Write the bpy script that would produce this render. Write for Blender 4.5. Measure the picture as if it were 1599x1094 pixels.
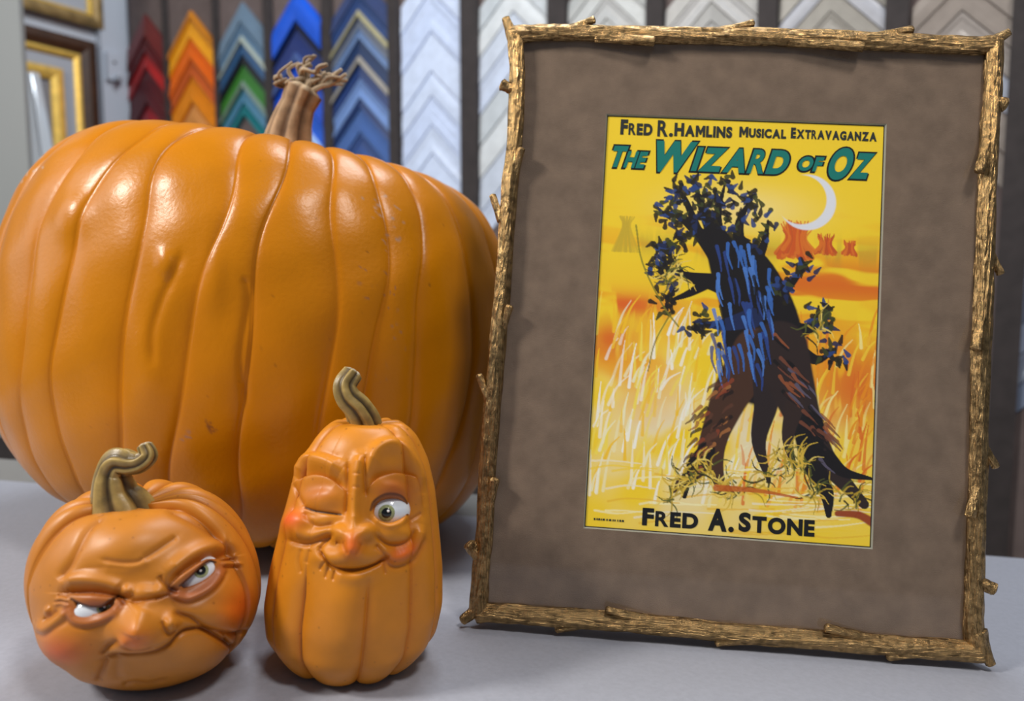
import bpy, math, random
import numpy as np
from mathutils import Matrix, Vector

SC = bpy.context.scene
for o in list(bpy.data.objects):
    bpy.data.objects.remove(o, do_unlink=True)

# ------------------------------------------------------------------ camera, world, lamps
PITCH, ROLL, CAM_H = math.radians(5.6), math.radians(2.91), 0.216      # table top is z = 0
cam_data = bpy.data.cameras.new('camera')
cam_data.sensor_fit = 'HORIZONTAL'
cam_data.sensor_width = 36.0
cam_data.lens = 1200.0 / 1599.0 * 36.0
cam_data.clip_start = 0.02
cam_data.dof.use_dof = True
cam_data.dof.focus_distance = 0.44
cam_data.dof.aperture_fstop = 5.2
cam = bpy.data.objects.new('camera', cam_data)
SC.collection.objects.link(cam)
cam.matrix_world = (Matrix.Translation((0, 0, CAM_H)) @ Matrix.Rotation(math.pi / 2 - PITCH, 4, 'X')
                    @ Matrix.Rotation(ROLL, 4, 'Z'))
SC.camera = cam

world = bpy.data.worlds.new('room_light')
SC.world = world
world.use_nodes = True
wb = world.node_tree.nodes['Background']
wb.inputs[0].default_value = (0.80, 0.88, 1.0, 1)
wb.inputs[1].default_value = 0.17

def area_light(name, loc, target, size, power, color, size_y=None):
    d = bpy.data.lights.new(name, 'AREA')
    d.energy = power
    d.color = color
    d.size = size
    if size_y:
        d.shape = 'RECTANGLE'
        d.size_y = size_y
    ob = bpy.data.objects.new(name, d)
    SC.collection.objects.link(ob)
    ob.location = loc
    ob.rotation_euler = (Vector(target) - Vector(loc)).to_track_quat('-Z', 'Y').to_euler()
    return ob

area_light('track_lamp_left', (-1.15, -0.05, 1.08), (-0.1, 0.5, 0.1), 0.22, 18, (1.0, 0.95, 0.88))
area_light('ceiling_lamp_front', (0.45, -0.35, 1.75), (0.1, 0.5, 0.1), 0.30, 16, (1.0, 0.95, 0.90))
area_light('ceiling_lamp_display', (0.1, 0.95, 1.75), (0.1, 1.6, 0.2), 0.6, 20, (0.90, 0.95, 1.0))
area_light('shop_window', (-1.9, 0.3, 0.9), (-0.2, 0.6, 0.1), 1.0, 8, (0.86, 0.92, 1.0), 1.2)

SC.view_settings.view_transform = 'Standard'
SC.view_settings.look = 'None'
SC.view_settings.gamma = 1.0
SC.view_settings.exposure = 0.0
SC.view_settings.use_curve_mapping = False

# ------------------------------------------------------------------ helpers
def lin(r, g, b, k=1.0):
    f = lambda c: (c / 12.92 if c <= 0.04045 else ((c + 0.055) / 1.055) ** 2.4) * k
    return (f(r / 255), f(g / 255), f(b / 255), 1.0)

def link(o, parent=None):
    SC.collection.objects.link(o)
    if parent is not None:
        o.parent = parent
    return o

def tag(o, label=None, cat=None, group=None, kind=None):
    if label: o['label'] = label
    if cat: o['category'] = cat
    if group: o['group'] = group
    if kind: o['kind'] = kind
    return o

def empty(name, loc=(0, 0, 0), rot=(0, 0, 0)):
    o = bpy.data.objects.new(name, None)
    o.empty_display_size = 0.02
    o.location = loc
    o.rotation_euler = rot
    return link(o)

def mesh(name, verts, faces, mat=None, parent=None, smooth=True, cols=None, uv=None):
    me = bpy.data.meshes.new(name)
    if isinstance(faces, np.ndarray):
        n, k = faces.shape
        me.vertices.add(len(verts))
        me.vertices.foreach_set('co', np.asarray(verts, np.float32).ravel())
        me.loops.add(n * k)
        me.loops.foreach_set('vertex_index', faces.astype(np.int32).ravel())
        me.polygons.add(n)
        me.polygons.foreach_set('loop_start', np.arange(0, n * k, k, dtype=np.int32))
        me.polygons.foreach_set('loop_total', np.full(n, k, np.int32))
        me.update(calc_edges=True)
    else:
        me.from_pydata([tuple(map(float, v)) for v in verts], [], faces)
        me.update()
    me.validate()
    if cols is not None:
        a = me.color_attributes.new('paint', 'FLOAT_COLOR', 'POINT')
        c = np.ones((len(verts), 4), np.float32)
        c[:, :3] = cols
        a.data.foreach_set('color', c.ravel())
    me.polygons.foreach_set('use_smooth', np.full(len(me.polygons), smooth))
    if mat: me.materials.append(mat)
    o = bpy.data.objects.new(name, me)
    return link(o, parent)

class Geo:
    """collects boxes, tubes and grids that become ONE mesh"""
    def __init__(self): self.v, self.f, self.n, self.c = [], [], 0, []
    def add(self, v, f, c=None):
        v = np.asarray(v, float)
        self.c.append(np.ones(len(v)) if c is None else c)
        self.v.append(v)
        self.f += [tuple(int(i) + self.n for i in q) for q in f]
        self.n += len(v)
        return self
    def box(self, x0, x1, y0, y1, z0, z1):
        v = [(x, y, z) for x in (x0, x1) for y in (y0, y1) for z in (z0, z1)]
        return self.add(v, [(0, 1, 3, 2), (4, 6, 7, 5), (0, 4, 5, 1), (2, 3, 7, 6), (0, 2, 6, 4), (1, 5, 7, 3)])
    def tube(self, pts, rad, nseg=14, ripple=None, sub=6, flat=1.0, cap_round=True):
        """sweep along smooth curve; rad list per point; ripple(theta, t)->radius factor"""
        P, Rr = smooth_path(pts, rad, sub)
        n = len(P)
        T = np.gradient(P, axis=0); T /= np.linalg.norm(T, axis=1)[:, None]
        ref = np.array([0.0, 1.0, 0.0]) if abs(T[0][1]) < 0.9 else np.array([1.0, 0, 0])
        N = np.cross(T[0], ref); N /= np.linalg.norm(N)
        th = np.linspace(0, 2 * np.pi, nseg, endpoint=False)
        rings, tint = [], []
        for i in range(n):
            N = N - T[i] * N.dot(T[i]); N /= np.linalg.norm(N)
            B = np.cross(T[i], N)
            rp = ripple(th, i / (n - 1)) if ripple else np.ones(nseg)
            r = Rr[i] * rp; tint.append(rp)
            rings.append(P[i] + r[:, None] * (np.cos(th)[:, None] * N + flat * np.sin(th)[:, None] * B))
        if cap_round:
            c0, c1 = rings[0].mean(0), rings[-1].mean(0)
            rings = ([c0 + (rings[0] - c0) * .55 - T[0] * Rr[0] * .28] + rings
                     + [c1 + (rings[-1] - c1) * .55 + T[-1] * Rr[-1] * .28])
            tint = [tint[0]] + tint + [tint[-1] + .5]
        m = len(rings)
        f = [(i * nseg + j, i * nseg + (j + 1) % nseg, (i + 1) * nseg + (j + 1) % nseg, (i + 1) * nseg + j)
             for i in range(m - 1) for j in range(nseg)]
        f.append(tuple(range(nseg))[::-1]); f.append(tuple((m - 1) * nseg + j for j in range(nseg)))
        return self.add(np.concatenate(rings), f, np.concatenate(tint))
    def build(self, name, mat, parent=None, smooth=True, paint=None):
        cols = None
        if paint:                                                 # darker in grooves (a wash on resin stems), pale on ridges and cut ends
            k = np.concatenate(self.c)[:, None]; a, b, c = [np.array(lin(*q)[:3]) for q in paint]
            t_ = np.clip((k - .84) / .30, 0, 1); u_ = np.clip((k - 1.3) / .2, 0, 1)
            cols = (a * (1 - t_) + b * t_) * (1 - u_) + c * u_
        return mesh(name, np.concatenate(self.v), self.f, mat, parent, smooth, cols=cols)

def smooth_path(pts, rad, sub):
    P = np.asarray(pts, float); r = np.asarray(rad, float)
    Q = np.concatenate([[2 * P[0] - P[1]], P, [2 * P[-1] - P[-2]]])
    out, ro = [], []
    for i in range(len(P) - 1):
        a, b, c, d = Q[i:i + 4]
        for t in np.linspace(0, 1, sub, endpoint=False):
            out.append(.5 * (2 * b + (c - a) * t + (2 * a - 5 * b + 4 * c - d) * t * t + (3 * b - a - 3 * c + d) * t ** 3))
            ro.append(r[i] * (1 - t) + r[i + 1] * t)
    out.append(P[-1]); ro.append(r[-1])
    return np.array(out), np.array(ro)

# ------------------------------------------------------------------ materials (all procedural)
def principled(name, color, rough=0.5, metal=0.0, spec=0.5, bump=None, vary=None, paint=False, sss=0.0, coat=0.0):
    """bump=(scale, strength, distance, stretch xyz), vary=(scale, amount)"""
    m = bpy.data.materials.new(name)
    m.use_nodes = True
    nt = m.node_tree
    b = nt.nodes['Principled BSDF']
    b.inputs['Base Color'].default_value = color
    b.inputs['Roughness'].default_value = rough
    b.inputs['Metallic'].default_value = metal
    b.inputs['Specular IOR Level'].default_value = spec
    b.inputs['Coat Weight'].default_value = coat
    if sss:
        b.inputs['Subsurface Weight'].default_value = sss
        b.inputs['Subsurface Radius'].default_value = (1.0, 0.35, 0.1)
        b.inputs['Subsurface Scale'].default_value = 0.004
    tc = nt.nodes.new('ShaderNodeTexCoord')
    src = None
    if paint:
        a = nt.nodes.new('ShaderNodeAttribute'); a.attribute_name = 'paint'
        src = a.outputs['Color']
    if vary:
        n = nt.nodes.new('ShaderNodeTexNoise')
        n.inputs['Scale'].default_value = vary[0]; n.inputs['Detail'].default_value = 5
        nt.links.new(tc.outputs['Object'], n.inputs['Vector'])
        mr = nt.nodes.new('ShaderNodeMapRange')
        mr.inputs['From Min'].default_value = .3; mr.inputs['From Max'].default_value = .7
        mr.inputs['To Min'].default_value = 1 - vary[1]; mr.inputs['To Max'].default_value = 1 + vary[1]
        nt.links.new(n.outputs['Fac'], mr.inputs['Value'])
        mx = nt.nodes.new('ShaderNodeVectorMath'); mx.operation = 'SCALE'
        if src: nt.links.new(src, mx.inputs[0])
        else: mx.inputs[0].default_value = color[:3]
        nt.links.new(mr.outputs[0], mx.inputs['Scale'])
        src = mx.outputs[0]
    if src: nt.links.new(src, b.inputs['Base Color'])
    if bump:
        mp = nt.nodes.new('ShaderNodeMapping')
        mp.inputs['Scale'].default_value = bump[3] if len(bump) > 3 else (1, 1, 1)
        nt.links.new(tc.outputs['Object'], mp.inputs['Vector'])
        n = nt.nodes.new('ShaderNodeTexNoise')
        n.inputs['Scale'].default_value = bump[0]; n.inputs['Detail'].default_value = 6
        nt.links.new(mp.outputs[0], n.inputs['Vector'])
        bp = nt.nodes.new('ShaderNodeBump')
        bp.inputs['Strength'].default_value = bump[1]; bp.inputs['Distance'].default_value = bump[2]
        nt.links.new(n.outputs['Fac'], bp.inputs['Height'])
        nt.links.new(bp.outputs[0], b.inputs['Normal'])
    return m

M = {}
M['table'] = principled('grey_laminate', lin(156, 159, 170), .5, bump=(900, .10, .0004), vary=(350, .05))
M['ledge'] = principled('grey_ledge', lin(128, 127, 124), .6, vary=(60, .04))
M['pumpkin'] = principled('pumpkin_skin', lin(190, 117, 0), .30, spec=.30, bump=(330, .14, .0012), vary=(26, .06), paint=True)
M['resin_orange'] = principled('painted_resin', lin(205, 120, 40), .42, spec=.42, bump=(900, .08, .0004), vary=(120, .04), paint=True)
M['dry_stem'] = principled('dry_stem', lin(150, 124, 98), .8, bump=(260, .6, .0015, (1, 1, .25)), vary=(90, .3), paint=True)
M['resin_stem'] = principled('painted_stem', lin(140, 112, 55), .38, bump=(200, .4, .0008), vary=(170, .3), paint=True)
M['eye_white'] = principled('eye_white', lin(225, 230, 236), .12, coat=.5)
M['iris'] = principled('iris', lin(150, 155, 110), .15, vary=(900, .3), coat=.5)
M['pupil'] = principled('pupil', lin(8, 8, 10), .08, coat=.5)
M['glint'] = principled('white_paint_dot', lin(245, 245, 245), .2)
M['lash'] = principled('dark_paint', lin(25, 14, 10), .5)
M['gold_across'] = principled('gold_leaf_across', lin(166, 136, 92), .26, metal=1.0, bump=(900, 1.0, .0017, (.16, 1, 1)), vary=(260, .55))
M['gold_upright'] = principled('gold_leaf_upright', lin(166, 136, 92), .26, metal=1.0, bump=(900, 1.0, .0017, (1, 1, .16)), vary=(260, .55))
M['mat'] = principled('brown_mat_board', lin(122, 104, 88), .85, spec=.2, bump=(1400, .5, .0006, (1, 1, 2.2)), vary=(75, .15))
M['mat_bevel'] = principled('mat_bevel', lin(150, 150, 140), .7)
M['black'] = principled('black_print', lin(22, 22, 24), .6, spec=.2)
M['ink_grey'] = principled('dark_grey_ink', lin(44, 48, 46), .6, spec=.2)
M['ink_green'] = principled('green_ink', lin(18, 122, 112), .6, spec=.2)
M['print'] = principled('printed_paper', lin(240, 210, 40), .55, spec=.25, paint=True)
M['backing'] = principled('black_backing', lin(30, 28, 26), .8)
M['board'] = principled('taupe_carpet_board', lin(112, 100, 98), .95, spec=.1, bump=(500, .5, .002), vary=(45, .1))
M['strip'] = principled('dark_brown_strip', lin(52, 46, 46), .8, vary=(60, .2))
M['white_paint'] = principled('white_gloss_paint', lin(190, 198, 210), .4)
M['grey_paint'] = principled('grey_pillar_paint', lin(148, 150, 148), .6)
M['wood_dark'] = principled('dark_walnut', lin(62, 38, 22), .45, vary=(70, .3))
M['gilt'] = principled('gilt', lin(238, 200, 100), .35, metal=.45, vary=(80, .15))
M['gilt_brown'] = principled('gilt_brown', lin(150, 125, 80), .42, metal=.5, vary=(50, .35))
M['grey_mat'] = principled('grey_picture_mat', lin(160, 166, 178), .8)
M['grey_print'] = principled('grey_picture', lin(120, 120, 126), .6)
M['floor'] = principled('floor_carpet', lin(95, 88, 84), .95, vary=(20, .1))
M['wall'] = principled('wall_paint', lin(190, 190, 190), .8)
M['metal_leg'] = principled('grey_metal', lin(90, 90, 95), .4, metal=.6)

def sample_mat(rgb, rough=.38):
    key = 'moulding_%d_%d_%d' % tuple(rgb)
    if key not in M: M[key] = principled(key, lin(*rgb), rough, vary=(60, .08))
    return M[key]

g = bpy.data.materials.new('clear_glazing'); g.use_nodes = True
nt = g.node_tree
for n in list(nt.nodes): nt.nodes.remove(n)
out = nt.nodes.new('ShaderNodeOutputMaterial'); mix = nt.nodes.new('ShaderNodeMixShader')
tr = nt.nodes.new('ShaderNodeBsdfTransparent'); gl = nt.nodes.new('ShaderNodeBsdfGlossy')
gl.inputs['Roughness'].default_value = .03
lw_ = nt.nodes.new('ShaderNodeLayerWeight'); pw = nt.nodes.new('ShaderNodeMath'); pw.operation = 'POWER'; pw.inputs[1].default_value = 5
ad = nt.nodes.new('ShaderNodeMath'); ad.operation = 'MULTIPLY_ADD'; ad.inputs[1].default_value = .95; ad.inputs[2].default_value = .045
nt.links.new(lw_.outputs['Facing'], pw.inputs[0]); nt.links.new(pw.outputs[0], ad.inputs[0])
nt.links.new(ad.outputs[0], mix.inputs[0]); nt.links.new(tr.outputs[0], mix.inputs[1]); nt.links.new(gl.outputs[0], mix.inputs[2])
nt.links.new(mix.outputs[0], out.inputs['Surface'])
M['glass'] = g
M['facet'] = principled('bevelled_glass', lin(228, 234, 240), .08, metal=.3)

# ------------------------------------------------------------------ room shell
FLOOR = -0.75
tag(mesh('floor', [(-3, -2.5, FLOOR), (3, -2.5, FLOOR), (3, 4, FLOOR), (-3, 4, FLOOR)], [(0, 1, 2, 3)], M['floor']), kind='structure')

# table: grey laminate top parallel with the picture frame, ledge strip along its back
t = empty('table', (0, 0, FLOOR), (0, 0, 0))
tag(t, 'grey laminate table top carrying the pumpkins and the gold framed poster', 'table')
def slab(poly, z0, z1):
    n = len(poly)
    v = [(x, y, z0) for x, y in poly] + [(x, y, z1) for x, y in poly]
    f = [tuple(range(n))[::-1], tuple(n + i for i in range(n))] + [(i, (i + 1) % n, n + (i + 1) % n, n + i) for i in range(n)]
    return v, f
v, f = slab([(-.85, .30 - .5), (.95, .16 - .5), (.95, .590), (-.85, .735)], -.03 - FLOOR, 0 - FLOOR)
v = [(a, b, c) for a, b, c in v]
tt = mesh('table_top', v, f, M['table'], t, smooth=False)
for (lx, ly) in ((-.78, -.12), (.86, -.25), (.86, .53), (-.78, .66)):
    Geo().box(lx - .02, lx + .02, ly - .02, ly + .02, 0, -.03 - FLOOR).build('leg', M['metal_leg'], t, smooth=False)
v, f = slab([(-.85, .738), (0.02, .668), (0.04, .735), (-.85, .81)], -.05 - FLOOR, -.001 - FLOOR)
lg = mesh('back_ledge', [(a, b, c + FLOOR) for a, b, c in v], f, M['ledge'], None, smooth=False)
for (lx, ly) in ((-.80, .77), (-.03, .705)):
    Geo().box(lx - .015, lx + .015, ly - .015, ly + .015, FLOOR, -.05).build('leg', M['metal_leg'], lg, smooth=False)
tag(lg, 'darker grey ledge running along the back edge of the table', 'ledge')

# <shapes>
# ------------------------------------------------------------------ pumpkin base shapes (numpy)
def sphere_grid(nt_, np_, grooves=None):
    if grooves is None: th = np.linspace(-np.pi, np.pi, nt_, endpoint=False)          # 0 looks at the viewer (-Y)
    else:                                                         # columns follow the grooves, one exactly in each
        e = list(grooves) + [grooves[0] + 2 * np.pi]
        th = np.concatenate([np.linspace(a, b, max(4, int(nt_ * (b - a) / 6.2832)), endpoint=False) for a, b in zip(e[:-1], e[1:])])
        nt_ = len(th)
    ph = np.linspace(0.004, np.pi - 0.004, np_)
    TH, PH = np.meshgrid(th, ph)
    i = np.arange(np_ - 1)[:, None] * nt_; j = np.arange(nt_)[None]; k = (j + 1) % nt_
    F = np.stack([i + j, i + nt_ + j, i + nt_ + k, i + k], -1).reshape(-1, 4)
    return TH.ravel(), PH.ravel(), F

def lobes(th, grooves, power=.42):
    """0 in a groove, 1 in the middle of the lobe between two grooves; also the lobe's angular width"""
    g = np.sort(np.asarray(grooves), axis=0)
    if g.ndim == 1: g = g[:, None]
    gg = np.concatenate([g[-1:] - 2 * np.pi, g, g[:1] + 2 * np.pi])
    t = np.zeros_like(th); w = np.ones_like(th)
    for a, b in zip(gg[:-1], gg[1:]):
        inside = (th >= a) & (th < b)
        ww = np.broadcast_to(b - a, th.shape)
        tt_ = (th - a) / np.maximum(b - a, 1e-4)
        t = np.where(inside, tt_, t); w = np.where(inside, ww, w)
    q = 4 * np.clip(t, 0, 1) * (1 - np.clip(t, 0, 1))
    return ((q + .012) ** power - .012 ** power) / (1.012 ** power - .012 ** power), w

def rotx(P, a): c, s = np.cos(a), np.sin(a); return np.stack([P[:, 0], c * P[:, 1] - s * P[:, 2], s * P[:, 1] + c * P[:, 2]], 1)
def roty(P, a): c, s = np.cos(a), np.sin(a); return np.stack([c * P[:, 0] + s * P[:, 2], P[:, 1], -s * P[:, 0] + c * P[:, 2]], 1)

def big_base(nt_=900, np_=420):
    G = np.radians([-172, -150, -128, -104, -84, -68, -53, -36.5, -24, -11.5, 1.5, 12, 24.5, 33, 44, 57, 70, 88, 110, 132, 154])
    th, ph, F = sphere_grid(nt_, np_, G)
    lob, w = lobes(th, G[:, None] + 0 * th[None], .40)
    k = np.arange(len(G))
    kf = np.interp(th, np.append(G, G[0] + 2 * np.pi), np.arange(len(G) + 1))
    def wv(kk): return np.radians(1.5) * np.sin(3.1 * ph * (1 + .13 * np.sin(kk * 7.1)) + kk * 2.3) + np.radians(.7) * np.sin(9 * ph + kk * 1.7)
    k0 = np.floor(kf); fk = kf - k0
    th = th + wv(k0 % len(G)) * (1 - fk) + wv((k0 + 1) % len(G)) * fk      # the grooves wander a little on their way down
    rho = np.abs(np.sin(ph)) ** .60
    z = np.sign(np.cos(ph)) * np.abs(np.cos(ph)) ** .84
    amp = .022 * np.clip(w / .26, .5, 1.5) * np.clip(np.sin(ph), 0, 1) ** .5
    r = rho * (1 - amp + amp * lob)
    # soft lumps on the skin
    r *= 1 + .004 * np.sin(7 * th + 3 * ph) * np.sin(9 * ph + 2 * th) + .0025 * np.sin(23 * th + 5 * ph) * np.sin(19 * ph - 7 * th)
    dim = np.exp(-(ph / .42) ** 2)
    dimb = np.exp(-((np.pi - ph) / .5) ** 2)
    z = z - .16 * dim + .12 * dimb - (1 - lob) * .03 * np.cos(ph) ** 3
    P = np.stack([np.sin(th) * r * BIG_R[0], -np.cos(th) * r * BIG_R[1], z * BIG_R[2]], 1)
    P[:, 0] *= 1 + .03 * z * np.sign(-P[:, 0])              # left shoulder a little fuller
    P = rotx(roty(P, BIG_TILT[0]), BIG_TILT[1])
    return P, F, th, ph, lob
BIG_R = (0.2044, 0.1635, 0.1659); BIG_TILT = (math.radians(6.3), math.radians(-4))
BIG_C = (-0.2007, 0.6281)

def round_base(nt_=900, np_=480):
    G = np.radians([-165, -128, -98, -74, -52, 80, 98, 114, 138, 164])
    th, ph, F = sphere_grid(nt_, np_, G)
    lob, w = lobes(th, G[:, None] + 0 * th[None], .5)
    rho = np.abs(np.sin(ph)) ** .98
    z = np.sign(np.cos(ph)) * np.abs(np.cos(ph)) ** .95
    up = np.clip(1.5 - ph, 0, 1)
    amp = .075 * np.clip(w / .6, .6, 1.3)
    lob = 1 - (1 - lob) * (1 - .95 * np.exp(-(th / 1.12) ** 6) * np.clip((ph - .75) / .6, 0, 1) ** 1.5)
    r = rho * (1 - amp + amp * lob)
    dim = np.exp(-(ph / .40) ** 2)
    z = z - .22 * dim - (1 - lob) * .10 * np.clip(np.cos(ph), 0, 1) + .10 * np.exp(-((np.pi - ph) / .5) ** 2)
    P = np.stack([np.sin(th) * r * ROUND_R[0], -np.cos(th) * r * ROUND_R[1], z * ROUND_R[2]], 1)
    P = rotx(roty(P, ROUND_TILT[0]), ROUND_TILT[1])
    P[:, 0] -= .06 * P[:, 2]
    return P, F, th, ph, lob
ROUND_R = (0.0562, 0.0495, 0.0545); ROUND_TILT = (math.radians(-2), math.radians(8))
ROUND_C = (-0.1832, 0.3857)

def tall_base(nt_=800, np_=560):
    G = np.radians([-168, -142, -114, -86, -57, -26, 17, 49, 80, 112, 142, 168])
    th, ph, F = sphere_grid(nt_, np_, G)
    lob, w = lobes(th, G[:, None] + 0 * th[None], .5)
    c = np.cos(ph)
    z = np.sign(c) * np.abs(c) ** .95
    s = (z + 1) / 2                                          # 0 bottom .. 1 top
    sg = np.linspace(-.15, 1.15, 1301)
    pg = np.interp(sg, [0, .05, .13, .25, .4, .55, .7, .82, .91, .97, 1.0],
                     [.60, .80, .99, 1.04, 1.0, .92, .835, .72, .57, .40, .27])
    kern = np.hanning(91); pg = np.convolve(np.pad(pg, 45, mode='edge'), kern / kern.sum(), mode='valid')
    prof = np.interp(s, sg, pg)
    prof = prof * np.clip(np.sin(ph) * 3.0, 0, 1) ** .5
    fs = np.clip((s - .36) / .16, 0, 1); face = np.exp(-(th / .75) ** 4) * fs * fs * (3 - 2 * fs)
    amp = .085 * np.clip(w / .55, .6, 1.2) 
    lob = 1 - (1 - lob) * (1 - face)
    r = prof * (1 - amp + amp * lob)
    z = z - .10 * np.exp(-(ph / .35) ** 2) + (1 - lob) * .03 * np.clip(-z, 0, 1) - (1 - lob) * .05 * np.clip(z, 0, 1) * (1 - face)
    P = np.stack([np.sin(th) * r * TALL_R[0], -np.cos(th) * r * TALL_R[1], z * TALL_R[2]], 1)
    P[:, 0] += TALL_SHEAR * (P[:, 2])
    return P, F, th, ph, lob
TALL_R = (0.046, 0.0428, 0.0711); TALL_SHEAR = .045
TALL_C = (-0.0773, 0.4045)

def settle(P):
    """lower the body on to the table and flatten the few lowest tenths of a millimetre"""
    P = P.copy()
    P[:, 2] -= P[:, 2].min() + .0015
    P[:, 2] = np.maximum(P[:, 2], 0.0)
    return P
BASES = {'big': (big_base, BIG_C), 'round': (round_base, ROUND_C), 'tall': (tall_base, TALL_C)}
# face coordinates: millimetres to the right (a) and up (b) on the plane that faces the viewer's side of each figure
FACE_AXES = {}
for _k, _c in (('round', ROUND_C + (.046,)), ('tall', TALL_C + (.064,)), ('big', BIG_C + (.155,))):
    _n = np.array([0, 0, .216]) - np.array(_c); _n /= np.linalg.norm(_n)
    _r = np.cross([0, 0, 1.0], _n); _r /= np.linalg.norm(_r)
    FACE_AXES[_k] = (np.array([0, 0, _c[2]]), _r, np.cross(_n, _r), _n)
# </shapes>

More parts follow.
